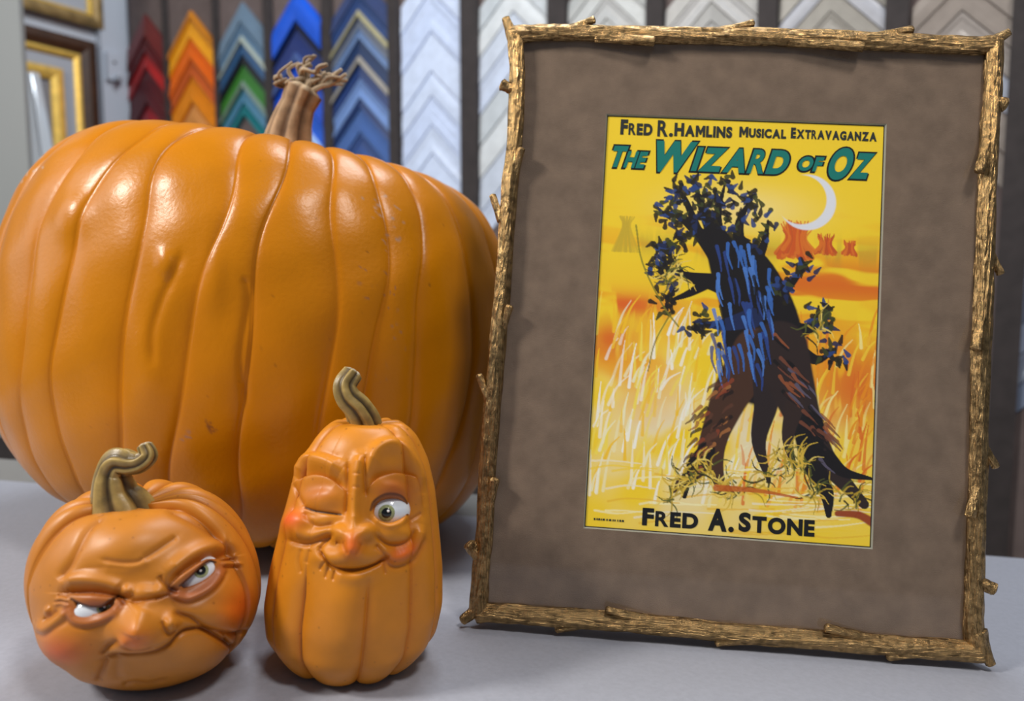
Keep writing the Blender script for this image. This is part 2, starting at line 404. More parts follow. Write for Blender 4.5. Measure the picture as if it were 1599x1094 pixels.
FEATS = {'big': [('crease', [(-65.95, -20.4), (-66.91, 0.97), (-62.36, 20.68), (-55.81, 36.57), (-50.61, 51.99)], 3.0, 1.6, 0.12), ('bump', (-60.62, 43.56), 5.6, 8.8, 15, 2.0),
         ('bump', (-120.96, 73.03), 12.0, 16.0, 0, 2.5), ('bump', (-69.88, -14.79), 10.4, 24.0, 0, 2.0), ('bump', (-33.55, 36.86), 8.0, 24.0, 0, 1.5),
         ('crease', [(-11.9, -45.24), (-15.87, -13.47), (-11.79, 22.14), (-14.97, 37.41)], 2.4, 1.4, 0.1),
         ('specks', (71.73, 74.07), 6.4, 10.4, 16, (158, 130, 112), 1.1, 1), ('specks', (66.76, 34.97), 9.6, 7.2, 14, (140, 96, 70), 1.0, 2),
         ('specks', (76.18, -12.02), 5.6, 16.0, 12, (150, 112, 86), 1.0, 3), ('specks', (67.4, 84.66), 3.2, 8.0, 5, (176, 160, 150), 1.3, 5),
         ('specks', (-34.17, -55.37), 2.0, 3.2, 8, (120, 70, 40), 1.2, 6), ('specks', (-47.15, -61.92), 1.6, 2.0, 6, (150, 110, 90), 1.4, 7),
         ('specks', (-165.72, 113.21), 8.8, 6.4, 10, (190, 170, 150), 1.2, 9), ('specks', (-100.79, -39.43), 48.0, 36.0, 20, (150, 84, 20), 0.5, 10),
         ('specks', (38.41, 43.98), 36.0, 44.0, 40, (130, 80, 20), 0.45, 12)],
 'round': [('bump', (-11.17, 19.38), 17.1, 8.55, 20, 1.6), ('crease', [(-19.54, 13.67), (-11.06, 11.25), (-4.63, 10.8), (-1.97, 12.25)], 1.1, 0.9, 0.25),
           ('crease', [(-2.55, 11.46), (3.99, 15.4), (12.9, 21.16)], 1.6, 1.0, 0.2),
           ('crease', [(-33.88, 7.79), (-28.02, 10.19), (-18.99, 9.92), (-7.06, 7.67)], 1.3, 0.35, 0.1),
           ('ridge', [(-18.98, 10.46), (-8.34, 8.67), (0.98, 11.62)], 2.6, 0.7),
           ('crease', [(-18.87, 34.0), (-25.56, 28.4), (-29.43, 19.88), (-32.94, 12.22), (-37.79, 6.53)], 2.2, 2.0, 0.28),
           ('crease', [(7.62, 35.44), (19.88, 27.47), (30.46, 19.22), (40.0, 9.15)], 2.2, 1.8, 0.28),
           ('ridge', [(-34.96, 5.62), (-26.84, 5.45), (-17.51, 2.63), (-11.39, -1.15)], 3.4, 2.4),
           ('fold', [(-8.27, -7.21), (-10.59, -4.91), (-14.62, -3.35), (-22.21, -1.27), (-30.77, -0.26), (-38.16, 0.91)], 1.6, 4.5, 3.0, 3.6),
           ('ridge', [(8.32, 3.29), (18.45, 10.7), (29.33, 14.43), (36.32, 13.91)], 4.0, 3.0),
           ('fold', [(40.0, 9.15), (32.57, 8.53), (25.69, 8.81), (19.85, 6.68), (13.52, 2.69), (8.56, -2.46)], 1.8, 5, 3.2, 3.6),
           ('crease', [(4.76, 3.66), (6.11, 0.66), (8.88, -2.28)], 1.1, 1.4, 0.3), ('bump', (-8.79, -1.52), 2.28, 2.28, 0, 2.2),
           ('bump', (-1.36, -3.62), 6.84, 3.7, -8, 2.4), ('bump', (5.61, -3.27), 3.13, 3.42, 0, 1.6),
           ('fold', [(10.53, -5.38), (6.13, -6.49), (2.36, -6.85), (-1.66, -6.96), (-5.59, -7.04), (-9.82, -4.77)], 1.0, 3, 2.0, 2.2),
           ('bump', (-21.93, -4.35), 8.55, 3.7, -6, 1.6), ('paint', (-22.17, -5.53), 9.69, 5.13, -5, (150, 72, 44), 0.75),
           ('ridge', [(-32.38, -6.01), (-29.86, -10.54), (-25.12, -13.02), (-19.55, -12.87), (-14.29, -10.49), (-10.87, -7.49)], 2.3, 2.0),
           ('line', [(-32.05, -6.6), (-29.34, -10.28), (-25.09, -12.47), (-19.56, -12.35), (-14.8, -10.43), (-11.39, -7.45)], 2.6, (148, 70, 42), 0.45),
           ('crease', [(-33.14, -7.88), (-30.49, -12.45), (-25.16, -15.09), (-18.75, -14.71), (-12.46, -11.75)], 1.2, 1.1, 0.25),
           ('socket',
            [(-30.15, -2.83), (-26.16, -5.35), (-22.2, -6.95), (-18.19, -6.88), (-15.07, -4.7), (-13.25, -4.36), (-13.76, -6.87), (-15.86, -8.74), (-19.56, -10.05),
             (-24.04, -9.45), (-28.33, -6.75)],
            5.2, 0.7),
           ('line', [(-30.95, -2.17), (-26.16, -4.99), (-22.15, -6.61), (-18.24, -6.55), (-15.1, -4.44), (-12.46, -3.84)], 0.55, (52, 26, 18), 0.85),
           ('crease', [(-13.53, -3.2), (-10.87, -5.48), (-9.02, -7.48)], 1.0, 1.6, 0.7), ('ridge', [(-38.17, -1.92), (-35.34, -1.68), (-32.05, -2.92)], 0.9, 1.0),
           ('ridge', [(-38.71, -3.85), (-35.34, -3.66), (-32.36, -4.86)], 0.9, 1.0), ('crease', [(-38.98, -2.98), (-35.38, -2.83), (-32.03, -4.05)], 0.8, 0.9, 0.3),
           ('crease', [(-37.59, -0.28), (-34.86, -0.31), (-32.03, -1.52)], 0.8, 0.9, 0.3), ('bump', (-41.53, -6.1), 1.42, 1.71, 0, 1.4),
           ('ridge', [(-46.68, -12.11), (-41.68, -13.31), (-36.46, -10.1), (-32.86, -7.11)], 2.2, 1.5),
           ('crease', [(-47.32, -15.52), (-41.34, -16.62), (-36.02, -13.58), (-31.49, -10.89)], 1.4, 0.8, 0.3),
           ('crease', [(-43.38, -10.02), (-39.86, -9.17), (-36.96, -6.58)], 1.2, 1.2, 0.3), ('bump', (-33.38, -20.81), 13.11, 10.83, -20, 5.0),
           ('paint', (-34.13, -23.7), 9.12, 6.55, -10, (222, 88, 18), 0.75), ('ridge', [(-1.9, -8.89), (-3.97, -13.53), (-5.33, -18.42)], 3.6, 2.6),
           ('bump', (1.33, -17.65), 12.54, 9.12, -15, 6.0), ('bump', (-5.05, -18.95), 9.4, 8.55, 0, 7.8), ('bump', (8.95, -16.44), 3.13, 3.13, 0, 3.6),
           ('bump', (-9.33, -21.27), 2.28, 2.56, 20, 2.0), ('paint', (-5.05, -20.2), 5.13, 4.56, 0, (222, 98, 34), 0.6),
           ('crease', [(-9.8, -22.71), (-6.07, -25.01), (-1.87, -25.22), (2.45, -24.67)], 1.1, 2.2, 0.55),
           ('crease', [(5.09, -14.66), (6.21, -18.32), (8.36, -20.66), (11.66, -19.98)], 1.0, 1.6, 0.4),
           ('crease', [(9.43, -12.75), (13.31, -14.64), (17.85, -16.76), (24.22, -21.96), (32.5, -25.53), (40.78, -28.46), (48.24, -28.18)], 1.3, 2.4, 0.5),
           ('crease', [(-10.05, -20.09), (-14.04, -22.96), (-16.99, -25.24), (-19.44, -28.72)], 1.4, 2.2, 0.45), ('bump', (24.09, -17.41), 15.67, 5.7, -15, 2.2),
           ('ridge', [(-16.73, -27.03), (-6.9, -25.64), (3.83, -24.04), (11.99, -19.43)], 2.2, 1.2),
           ('crease',
            [(-20.31, -30.76), (-13.34, -29.26), (-5.57, -29.07), (2.47, -28.5), (8.44, -25.9), (12.28, -22.7), (16.45, -21.58), (22.75, -22.6), (28.47, -26.32),
             (34.4, -31.29), (40.75, -36.32)],
            1.3, 3.0, 0.75),
           ('bump', (16.93, -32.45), 18.24, 9.69, -12, 4.2), ('crease', [(-17.35, -30.48), (-19.11, -35.52), (-22.01, -41.26)], 1.8, 2.2, 0.4),
           ('crease', [(-11.94, -29.75), (-13.1, -35.02), (-12.74, -42.12)], 2.6, 1.0, 0.15), ('bump', (-25.84, -36.83), 6.84, 5.7, 0, 1.6),
           ('crease', [(-11.22, -45.16), (-5.66, -44.11), (0.39, -45.87), (9.37, -44.47)], 1.4, 1.4, 0.25),
           ('crease', [(33.45, -26.05), (35.01, -31.15), (40.73, -37.56)], 1.2, 1.4, 0.35), ('bump', (35.68, -12.65), 14.25, 13.11, 0, 4.2),
           ('paint', (39.13, -15.65), 9.69, 9.12, 0, (226, 92, 18), 0.62), ('paint', (21.16, 0.61), 10.83, 6.27, 36, (150, 74, 44), 0.8),
           ('bump', (18.91, 4.43), 7.41, 2.28, 36, 1.2),
           ('ridge', [(9.42, -4.63), (12.48, -6.76), (17.22, -8.01), (24.07, -5.35), (29.43, -0.96), (32.73, 4.17)], 2.4, 2.0),
           ('line', [(9.96, -4.47), (12.74, -6.17), (17.24, -7.43), (23.84, -4.71), (28.87, -0.28), (32.03, 3.96)], 2.6, (150, 70, 40), 0.5),
           ('crease', [(8.88, -6.59), (13.23, -9.44), (18.94, -10.2), (26.4, -7.17), (32.57, -1.58), (35.28, 3.32)], 1.2, 1.0, 0.25),
           ('paint', (9.94, -3.23), 2.28, 2.56, 30, (74, 34, 24), 0.85), ('crease', [(8.28, -1.94), (10.22, -3.57), (12.67, -4.73)], 1.2, 1.8, 0.6),
           ('socket', [(13.81, -2.02), (18.03, 1.31), (21.81, 4.95), (26.08, 7.57), (28.44, 6.69), (28.69, 3.07), (24.99, -0.4), (19.98, -2.74), (15.49, -3.65)], 5.0,
            0.7),
           ('line', [(13.25, -1.99), (17.74, 1.57), (21.53, 5.3), (25.7, 7.88), (29.05, 6.95)], 0.55, (48, 24, 18), 0.9),
           ('ridge', [(32.28, 8.5), (36.35, 8.91), (39.98, 9.8)], 0.9, 1.0), ('ridge', [(32.78, 6.02), (37.5, 5.66), (42.48, 5.09)], 0.9, 0.9),
           ('crease', [(30.91, 7.42), (35.49, 7.34), (40.63, 8.11)], 0.8, 1.1, 0.35), ('crease', [(32.08, 4.22), (37.37, 3.78), (42.52, 3.21)], 0.8, 1.0, 0.35)],
 'tall': [('ridge', [(-1.83, 44.92), (-2.74, 34.43), (-3.0, 23.56), (-3.12, 8.23)], 2.8, 3.4),
          ('crease', [(-7.11, 42.46), (-6.62, 28.26), (-7.07, 15.65)], 1.2, 1.8, 0.35), ('crease', [(1.64, 44.92), (1.21, 35.97), (2.53, 25.05)], 1.2, 1.8, 0.35),
          ('crease', [(-4.33, 35.33), (-2.13, 34.72), (-0.58, 35.36)], 0.7, 0.5, 0.2), ('crease', [(-4.44, 29.15), (-2.25, 28.49), (-0.74, 29.13)], 0.7, 0.5, 0.2),
          ('ridge', [(-34.52, 37.07), (-29.6, 44.44), (-20.2, 42.49), (-10.31, 36.79)], 4.2, 3.8),
          ('fold', [(-7.56, 27.96), (-14.94, 33.8), (-24.44, 36.7), (-33.91, 34.4)], 1.2, 4.5, 2.4, 3.4),
          ('crease', [(-33.41, 40.06), (-28.87, 47.81), (-19.43, 47.08), (-10.0, 43.84)], 2.0, 0.8, 0.12),
          ('ridge', [(2.28, 34.4), (6.34, 45.64), (13.95, 50.2), (22.08, 47.21), (27.93, 37.61), (29.85, 27.3)], 4.2, 4.4),
          ('fold', [(32.09, 20.25), (28.42, 30.46), (24.27, 35.46), (17.1, 36.92), (8.52, 34.46), (3.05, 28.51)], 1.0, 4.5, 2.8, 4.0),
          ('paint', (16.31, 27.34), 10.8, 7.8, -10, (168, 84, 34), 0.85), ('bump', (15.39, 28.54), 7.8, 3.9, -8, 1.6), ('bump', (-18.4, 23.94), 9.0, 5.1, 4, 2.6),
          ('paint', (-20.07, 27.16), 10.2, 6.0, 0, (186, 96, 40), 0.55), ('crease', [(-28.28, 21.2), (-22.91, 18.87), (-17.08, 17.67), (-8.35, 16.54)], 0.8, 1.3, 0.5),
          ('line', [(-26.89, 20.25), (-22.91, 18.87), (-17.08, 17.67), (-9.57, 16.57)], 0.5, (28, 18, 14), 0.95),
          ('crease', [(-34.69, 33.6), (-30.76, 25.92), (-27.58, 21.26)], 1.2, 1.3, 0.3), ('bump', (-17.94, 14.05), 7.8, 2.7, 4, 1.2),
          ('bump', (-31.89, 12.63), 6.6, 6.0, 0, 4.4), ('ridge', [(-31.57, 7.28), (-23.1, 6.77), (-13.1, 9.61)], 3.0, 2.0),
          ('crease', [(-36.57, 5.28), (-26.14, 2.74), (-16.64, 5.38), (-11.81, 7.13)], 1.4, 2.0, 0.4),
          ('crease', [(-27.44, 18.08), (-24.64, 13.63), (-19.37, 11.01), (-11.91, 11.98)], 1.2, 1.1, 0.25),
          ('paint', (-32.66, 14.66), 5.7, 5.1, -15, (232, 88, 40), 0.85), ('bump', (-3.05, 5.73), 6.0, 7.8, 0, 4.5), ('bump', (-3.18, 2.1), 4.5, 5.1, 0, 4.6),
          ('bump', (-9.89, 7.13), 3.9, 4.2, 0, 4.2), ('bump', (3.41, 7.53), 4.2, 4.2, 0, 4.2), ('paint', (-3.19, 1.49), 3.9, 5.1, 0, (228, 92, 36), 0.7),
          ('crease', [(-7.29, 3.39), (-6.25, 0.32), (-4.65, -2.15)], 0.9, 1.2, 0.3), ('crease', [(1.05, 2.65), (-0.07, -0.36), (-1.54, -2.79)], 0.9, 1.2, 0.3),
          ('crease', [(-10.99, 3.11), (-8.16, 2.53)], 0.9, 1.2, 0.3),
          ('socket',
           [(5.25, 18.87), (6.28, 22.56), (10.09, 25.06), (15.13, 25.71), (20.4, 24.26), (23.22, 20.65), (22.62, 16.55), (18.74, 13.59), (13.66, 12.04), (8.52, 13.91)],
           4.6, 0.7),
          ('line', [(4.86, 18.53), (6.05, 22.56), (10.02, 25.41), (15.13, 26.06), (20.76, 24.65), (23.62, 20.55), (23.0, 16.18)], 0.6, (70, 34, 20), 0.8),
          ('ridge', [(5.96, 14.83), (9.87, 11.74), (14.28, 10.55), (20.04, 12.39), (24.0, 16.27)], 1.6, 1.4), ('bump', (17.59, 6.77), 9.6, 5.1, -6, 3.0),
          ('crease', [(6.84, 6.8), (13.9, 1.86), (23.04, 3.0), (27.25, 9.31)], 1.2, 1.8, 0.4),
          ('ridge', [(8.27, 1.35), (17.35, -4.42), (27.19, 0.73), (30.6, 11.93)], 3.2, 2.8),
          ('crease', [(9.68, -3.05), (18.09, -8.74), (28.03, -5.36), (33.28, 5.45)], 1.8, 1.4, 0.25),
          ('crease', [(24.77, 13.72), (28.07, 15.72), (30.8, 17.64)], 1.0, 1.0, 0.3), ('paint', (21.12, -1.97), 9.0, 3.9, 22, (226, 92, 28), 0.75),
          ('bump', (-5.83, -3.33), 12.6, 4.5, 0, 4.4),
          ('crease', [(-19.95, 0.54), (-16.31, -4.09), (-11.79, -8.47), (-1.29, -9.81), (7.91, -7.55), (13.53, -4.0)], 1.1, 3.2, 0.75),
          ('crease', [(7.6, 1.96), (10.87, -1.75), (14.13, -4.91)], 1.2, 1.6, 0.35), ('crease', [(-13.57, 5.93), (-17.23, 2.95), (-19.32, -0.07)], 1.2, 1.6, 0.35),
          ('crease', [(-11.13, -9.98), (-12.15, -14.47)], 0.8, 1.0, 0.25), ('crease', [(-14.31, -8.39), (-15.99, -13.54)], 0.8, 0.8, 0.2),
          ('crease', [(11.69, -6.72), (13.08, -12.28)], 0.8, 0.9, 0.25), ('crease', [(-16.27, -5.64), (-18.92, -9.88)], 0.8, 0.8, 0.2),
          ('crease', [(-28.65, 0.63), (-29.65, -5.49), (-28.13, -11.66)], 1.2, 0.8, 0.15), ('crease', [(-24.05, -0.01), (-25.73, -6.73)], 1.2, 0.7, 0.15),
          ('ridge', [(-10.47, -11.72), (-1.21, -13.13), (7.44, -11.53)], 3.0, 1.0), ('bump', (-4.06, -29.86), 14.4, 21.0, 0, 3.2),
          ('specks', (25.81, -22.0), 1.8, 9.0, 26, (176, 92, 40), 0.35, 4)]}

# ------------------------------------------------------------------ sculpting tools
def spline2(pts, sub=5):
    P, _ = smooth_path(np.array([(x, y, 0) for x, y in pts], float), np.zeros(len(pts)), sub)
    return P[:, :2]

def poly_dist(ab, line):
    """distance to a polyline, signed side (+ = left of travel) and position along it 0..1"""
    best = np.full(len(ab), 1e9); side = np.zeros(len(ab)); tt = np.zeros(len(ab))
    n = len(line) - 1
    for i in range(n):
        a, b = line[i], line[i + 1]
        d = b - a; L2 = d.dot(d) + 1e-12
        t = np.clip(((ab - a) @ d) / L2, 0, 1)
        q = ab - a - t[:, None] * d
        dist = np.hypot(q[:, 0], q[:, 1])
        m = dist < best
        best = np.where(m, dist, best)
        side = np.where(m, np.sign(d[0] * (ab[:, 1] - a[1]) - d[1] * (ab[:, 0] - a[0])), side)
        tt = np.where(m, (i + t) / n, tt)
    return best, side, tt

def in_poly(ab, poly):
    x, y = ab[:, 0], ab[:, 1]
    c = np.zeros(len(ab), bool)
    n = len(poly)
    for i in range(n):
        (x0, y0), (x1, y1) = poly[i], poly[(i + 1) % n]
        cond = ((y0 > y) != (y1 > y)) & (x < (x1 - x0) * (y - y0) / (y1 - y0 + 1e-12) + x0)
        c ^= cond
    return c

def sstep(x): x = np.clip(x, 0, 1); return x * x * (3 - 2 * x)

def sculpt(key, P, base_col):
    """returns displaced points and painted colours; features are in millimetres on the face plane"""
    c0, ax, ay, an = FACE_AXES[key]
    rel = P - c0
    ab_all = np.stack([rel @ ax, rel @ ay], 1) * 1000
    depth = rel @ an
    front = np.where(depth > 0.0)[0]
    ab = ab_all[front]
    d = np.zeros(len(ab))
    cols = np.tile(np.array(base_col[:3], float), (len(P), 1))
    cf = cols[front]
    for ft in FEATS[key]:
        kind = ft[0]
        if kind == 'bump':
            _, c, rx, ry, ang, h = ft
            q = ab - np.array(c); ca, sa = math.cos(math.radians(ang)), math.sin(math.radians(ang))
            u = (q[:, 0] * ca + q[:, 1] * sa) / rx; v_ = (-q[:, 0] * sa + q[:, 1] * ca) / ry
            d += 1.22 * h * np.exp(-(u * u + v_ * v_) ** 1.25)
        elif kind in ('crease', 'ridge'):
            _, pts, w, h = ft[:4]
            L = spline2(pts)
            dist, s, t_ = poly_dist(ab, L)
            e = np.minimum(1, np.minimum(t_, 1 - t_) / .12 + .15) if kind == 'crease' else np.minimum(1, np.minimum(t_, 1 - t_) / .2 + .35)
            if kind == 'crease':
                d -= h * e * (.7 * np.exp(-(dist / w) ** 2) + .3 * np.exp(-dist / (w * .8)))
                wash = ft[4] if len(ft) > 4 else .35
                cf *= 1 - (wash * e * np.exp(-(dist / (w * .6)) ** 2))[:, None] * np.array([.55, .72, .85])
            else:
                d += 1.15 * h * e * np.exp(-(dist / w) ** 2)
        elif kind == 'fold':
            # overhang: the left side of travel swells, the right side drops away
            _, pts, hu, wu, hd, wd = ft[:6]
            L = spline2(pts)
            dist, s, t_ = poly_dist(ab, L)
            e = np.minimum(1, np.minimum(t_, 1 - t_) / .2 + .1)
            up = s > 0
            far = dist > 3.2 * np.maximum(wu, wd)
            val = np.where(up, hu * (1 - np.exp(-(dist / .8) ** 1.0)) * np.exp(-(dist / wu) ** 2), -hd * np.exp(-(dist / wd) ** 2))
            d += np.where(far, 0, val * e)
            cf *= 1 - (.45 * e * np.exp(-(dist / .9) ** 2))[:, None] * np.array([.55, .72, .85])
        elif kind == 'socket':
            _, poly, h, edge = ft
            L = spline2(list(poly) + [poly[0]])
            dist, s, t_ = poly_dist(ab, L)
            ins = in_poly(ab, L)
            d -= h * np.where(ins, sstep(dist / edge), 0)
        elif kind == 'paint':
            _, c, rx, ry, ang, rgb, amt = ft
            q = ab - np.array(c); ca, sa = math.cos(math.radians(ang)), math.sin(math.radians(ang))
            u = (q[:, 0] * ca + q[:, 1] * sa) / rx; v_ = (-q[:, 0] * sa + q[:, 1] * ca) / ry
            a_ = (amt * np.exp(-(u * u + v_ * v_)))[:, None]
            cf = cf * (1 - a_) + np.array(lin(*rgb)[:3]) * a_
        elif kind == 'line':
            _, pts, w, rgb, amt = ft
            dist, s, t_ = poly_dist(ab, spline2(pts))
            a_ = (amt * np.exp(-(dist / w) ** 4))[:, None]
            cf = cf * (1 - a_) + np.array(lin(*rgb)[:3]) * a_
        elif kind == 'specks':
            _, c, rx, ry, n_, rgb, size, seed = ft
            rr = np.random.RandomState(seed)
            for _i in range(n_):
                p0 = np.array(c) + rr.normal(size=2) * (rx, ry)
                p1 = p0 + rr.normal(size=2) * size * rr.choice([.2, .3, 1.5])
                lo = np.minimum(p0, p1) - 3 * size; hi = np.maximum(p0, p1) + 3 * size
                m_ = np.where((ab > lo).all(1) & (ab < hi).all(1))[0]
                if len(m_) == 0: continue
                dist, s, t_ = poly_dist(ab[m_], np.array([p0, p1]))
                a_ = (.75 * np.exp(-(dist / (size * rr.uniform(.3, .8))) ** 2))[:, None]
                cf[m_] = cf[m_] * (1 - a_) + np.array(lin(*rgb)[:3]) * a_
    fade = sstep(depth[front] / .008)
    nrm = P[front] - (c0 + np.array([0, 0, 0])); nrm = nrm / np.linalg.norm(nrm, axis=1)[:, None]
    nrm = nrm * .55 + an * .45
    nrm /= np.linalg.norm(nrm, axis=1)[:, None]
    Q = P.copy()
    Q[front] += nrm * (d * fade / 1000)[:, None]
    cols[front] = cols[front] * (1 - fade[:, None]) + cf * fade[:, None]
    return Q, cols

def face_point(key, a, b, P):
    """surface point of body P at face coordinates (a, b) mm, and the face axes"""
    c0, ax, ay, an = FACE_AXES[key]
    rel = P - c0
    q = np.stack([rel @ ax, rel @ ay], 1) * 1000 - np.array([a, b])
    m = (rel @ an) > 0
    i = np.where(m)[0][np.argmin((q[m] ** 2).sum(1))]
    return P[i], ax, ay, an

# ------------------------------------------------------------------ the big pumpkin
P, F, th, ph, lob = big_base()
P = settle(P)
rs = np.random.RandomState(3)
base = np.array(lin(191, 117, 0)[:3])
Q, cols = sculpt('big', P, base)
# skin is a little redder along the grooves, greener high on the shoulders
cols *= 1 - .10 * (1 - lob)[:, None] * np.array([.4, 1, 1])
big = empty('pumpkin', BIG_C + (0,))
tag(big, 'large ribbed orange pumpkin with a dry frayed stem behind the two small face pumpkins', 'pumpkin')
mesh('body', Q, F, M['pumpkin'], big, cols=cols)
top = Q[(ph < .006)].mean(0)
S = {'fibres': [(0.0219, 0.0146, 0.0047, 0.0011), (0.0161, 0.0137, 0.012, 0.0013), (0.0051, 0.0148, 0.011, 0.0012), (-0.0033, 0.0112, 0.0127, 0.002),
            (0.0216, 0.0095, 0.0093, 0.0013), (-0.0223, 0.0029, 0.0096, 0.0013), (-0.0058, 0.0197, 0.0103, 0.0016), (-0.0127, 0.0035, 0.0079, 0.0011),
            (0.0005, 0.0238, 0.0121, 0.0012), (0.0189, 0.0137, 0.0128, 0.0019), (0.0126, 0.0156, 0.0082, 0.002), (0.0222, 0.0046, 0.013, 0.0017),
            (-0.0019, 0.0142, 0.0099, 0.0019), (0.0, 0.0206, 0.0082, 0.0019), (0.0192, 0.009, 0.0108, 0.0019), (0.0107, 0.0113, 0.0067, 0.0013),
            (0.0096, 0.0062, 0.0149, 0.0013), (0.0197, 0.0068, 0.0155, 0.0017), (0.0002, 0.0143, 0.0118, 0.0016), (-0.009, 0.0069, 0.0101, 0.0019),
            (0.0059, 0.005, 0.0138, 0.0017), (0.0196, 0.0053, 0.0129, 0.0011), (0.0073, 0.0083, 0.0067, 0.0019), (-0.0189, 0.0099, 0.0142, 0.0012),
            (-0.0139, 0.0166, 0.0091, 0.0017), (-0.0225, 0.007, 0.0061, 0.0017)],
 'pts': [(-0.0063, 0.0, 0.0054), (-0.0045, 0.0, 0.0211), (-0.0012, -0.002, 0.0368), (0.0033, -0.003, 0.0499), (0.0083, -0.003, 0.0615)],
 'rad': [0.02, 0.0175, 0.0145, 0.0125, 0.014]}
def ridges(n, amp, twist=0.0, ph0=0.0):
    return lambda th_, t_: 1 + amp * np.sin(n * th_ + twist * t_ + ph0) + .4 * amp * np.sin((2 * n + 1) * th_ + 1.3 * twist * t_)
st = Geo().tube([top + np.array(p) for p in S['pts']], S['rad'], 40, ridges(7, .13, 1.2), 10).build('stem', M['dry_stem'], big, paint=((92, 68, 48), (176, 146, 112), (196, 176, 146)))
tip = top + np.array(S['pts'][-1])
G = Geo()
rr = random.Random(5)
for (dx, dz, l, r) in S['fibres']:
    p0 = tip + np.array([dx * .25, rr.uniform(-.003, .003), -.002])
    p1 = tip + np.array([dx * .7, rr.uniform(-.006, .006), dz * .45 + .001])
    p2 = tip + np.array([dx, rr.uniform(-.009, .006), dz])
    p3 = p2 + np.array([l * rr.uniform(.6, 1), rr.uniform(-.004, .004), l * rr.uniform(-.3, .9)])
    G.tube([p0, p1, p2, p3], [r * 1.5, r * 1.1, r, r * .8], 8, ridges(3, .2), 4)
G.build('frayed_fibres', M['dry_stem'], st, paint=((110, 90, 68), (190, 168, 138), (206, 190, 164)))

# ------------------------------------------------------------------ the two figures with faces
def make_eye(key, body, root, a, b, r, sink, flat, pupil, iris_r, pupil_r, look, glint, tilt=0):
    """eyeball (flattened sphere) sunk in its socket with iris, pupil and painted glint"""
    pt, ax, ay, an = face_point(key, a, b, body)
    ctr = pt - an * (r * flat + sink)
    th_, ph_, F_ = sphere_grid(48, 30)
    s = np.stack([np.sin(ph_) * np.sin(th_), np.sin(ph_) * np.cos(th_), np.cos(ph_)], 1)
    ct, st_ = math.cos(math.radians(tilt)), math.sin(math.radians(tilt))
    bx = ax * ct + ay * st_; by = -ax * st_ + ay * ct
    def place(u, w_, n_): return ctr + np.outer(u, bx) * r * pupil[0] + np.outer(w_, by) * r * pupil[1] + np.outer(n_, an) * r * flat
    ball = mesh('eyeball', place(s[:, 0], s[:, 2], s[:, 1]), F_, M['eye_white'], root)
    def cap(name, mat, cu, cw, rad, lift):
        n_r, n_t = 7, 40
        vs, fs = [], []
        for i in range(n_r + 1):
            for j in range(n_t):
                q = rad * i / n_r
                u = cu + q * math.cos(2 * math.pi * j / n_t) / (r * pupil[0]); w_ = cw + q * math.sin(2 * math.pi * j / n_t) / (r * pupil[1])
                nn = math.sqrt(max(0.0, 1 - u * u - w_ * w_))
                p = ctr + bx * u * r * pupil[0] + by * w_ * r * pupil[1] + an * (nn * r * flat + lift * (1 - .5 * (i / n_r) ** 4))
                vs.append(p)
        for i in range(n_r):
            for j in range(n_t):
                fs.append((i * n_t + j, i * n_t + (j + 1) % n_t, (i + 1) * n_t + (j + 1) % n_t, (i + 1) * n_t + j))
        return mesh(name, vs, fs, mat, ball)
    cap('iris', M['iris'], look[0], look[1], iris_r, .00022)
    cap('pupil', M['pupil'], look[0], look[1], pupil_r, .0005)
    cap('glint', M['glint'], look[0] + glint[0], look[1] + glint[1], pupil_r * .28, .0009)
    return ball

def figure(key, name, label, base_fn, C, col, stem, eyes):
    P, F, th, ph, lob = base_fn()
    P = settle(P)
    b = np.array(lin(*col)[:3])
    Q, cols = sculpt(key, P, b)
    root = empty(name, C + (0,))
    tag(root, label, 'pumpkin figure', 'small face pumpkins')
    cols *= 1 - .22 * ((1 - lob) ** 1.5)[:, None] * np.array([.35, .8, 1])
    Q[:, 2] = np.maximum(Q[:, 2], 0)
    # paint speckle: tiny brown dots of the finish
    rr = np.random.RandomState(11)
    idx = rr.choice(len(Q), 160)
    for i in idx[:160]:
        dd = np.abs(Q - Q[i]).max(1)
        m_ = dd < .0016
        w_ = np.exp(-(np.linalg.norm(Q[m_] - Q[i], axis=1) / rr.uniform(.0003, .0006)) ** 2)[:, None] * .6
        cols[m_] = cols[m_] * (1 - w_) + np.array(lin(95, 45, 15)[:3]) * w_
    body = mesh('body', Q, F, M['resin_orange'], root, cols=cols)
    top = Q[(ph < .03)].mean(0)
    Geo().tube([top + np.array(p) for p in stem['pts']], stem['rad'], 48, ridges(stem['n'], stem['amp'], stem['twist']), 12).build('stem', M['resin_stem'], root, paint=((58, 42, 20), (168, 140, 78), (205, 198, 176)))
    for e in eyes: make_eye(key, P, root, **e)
    return root

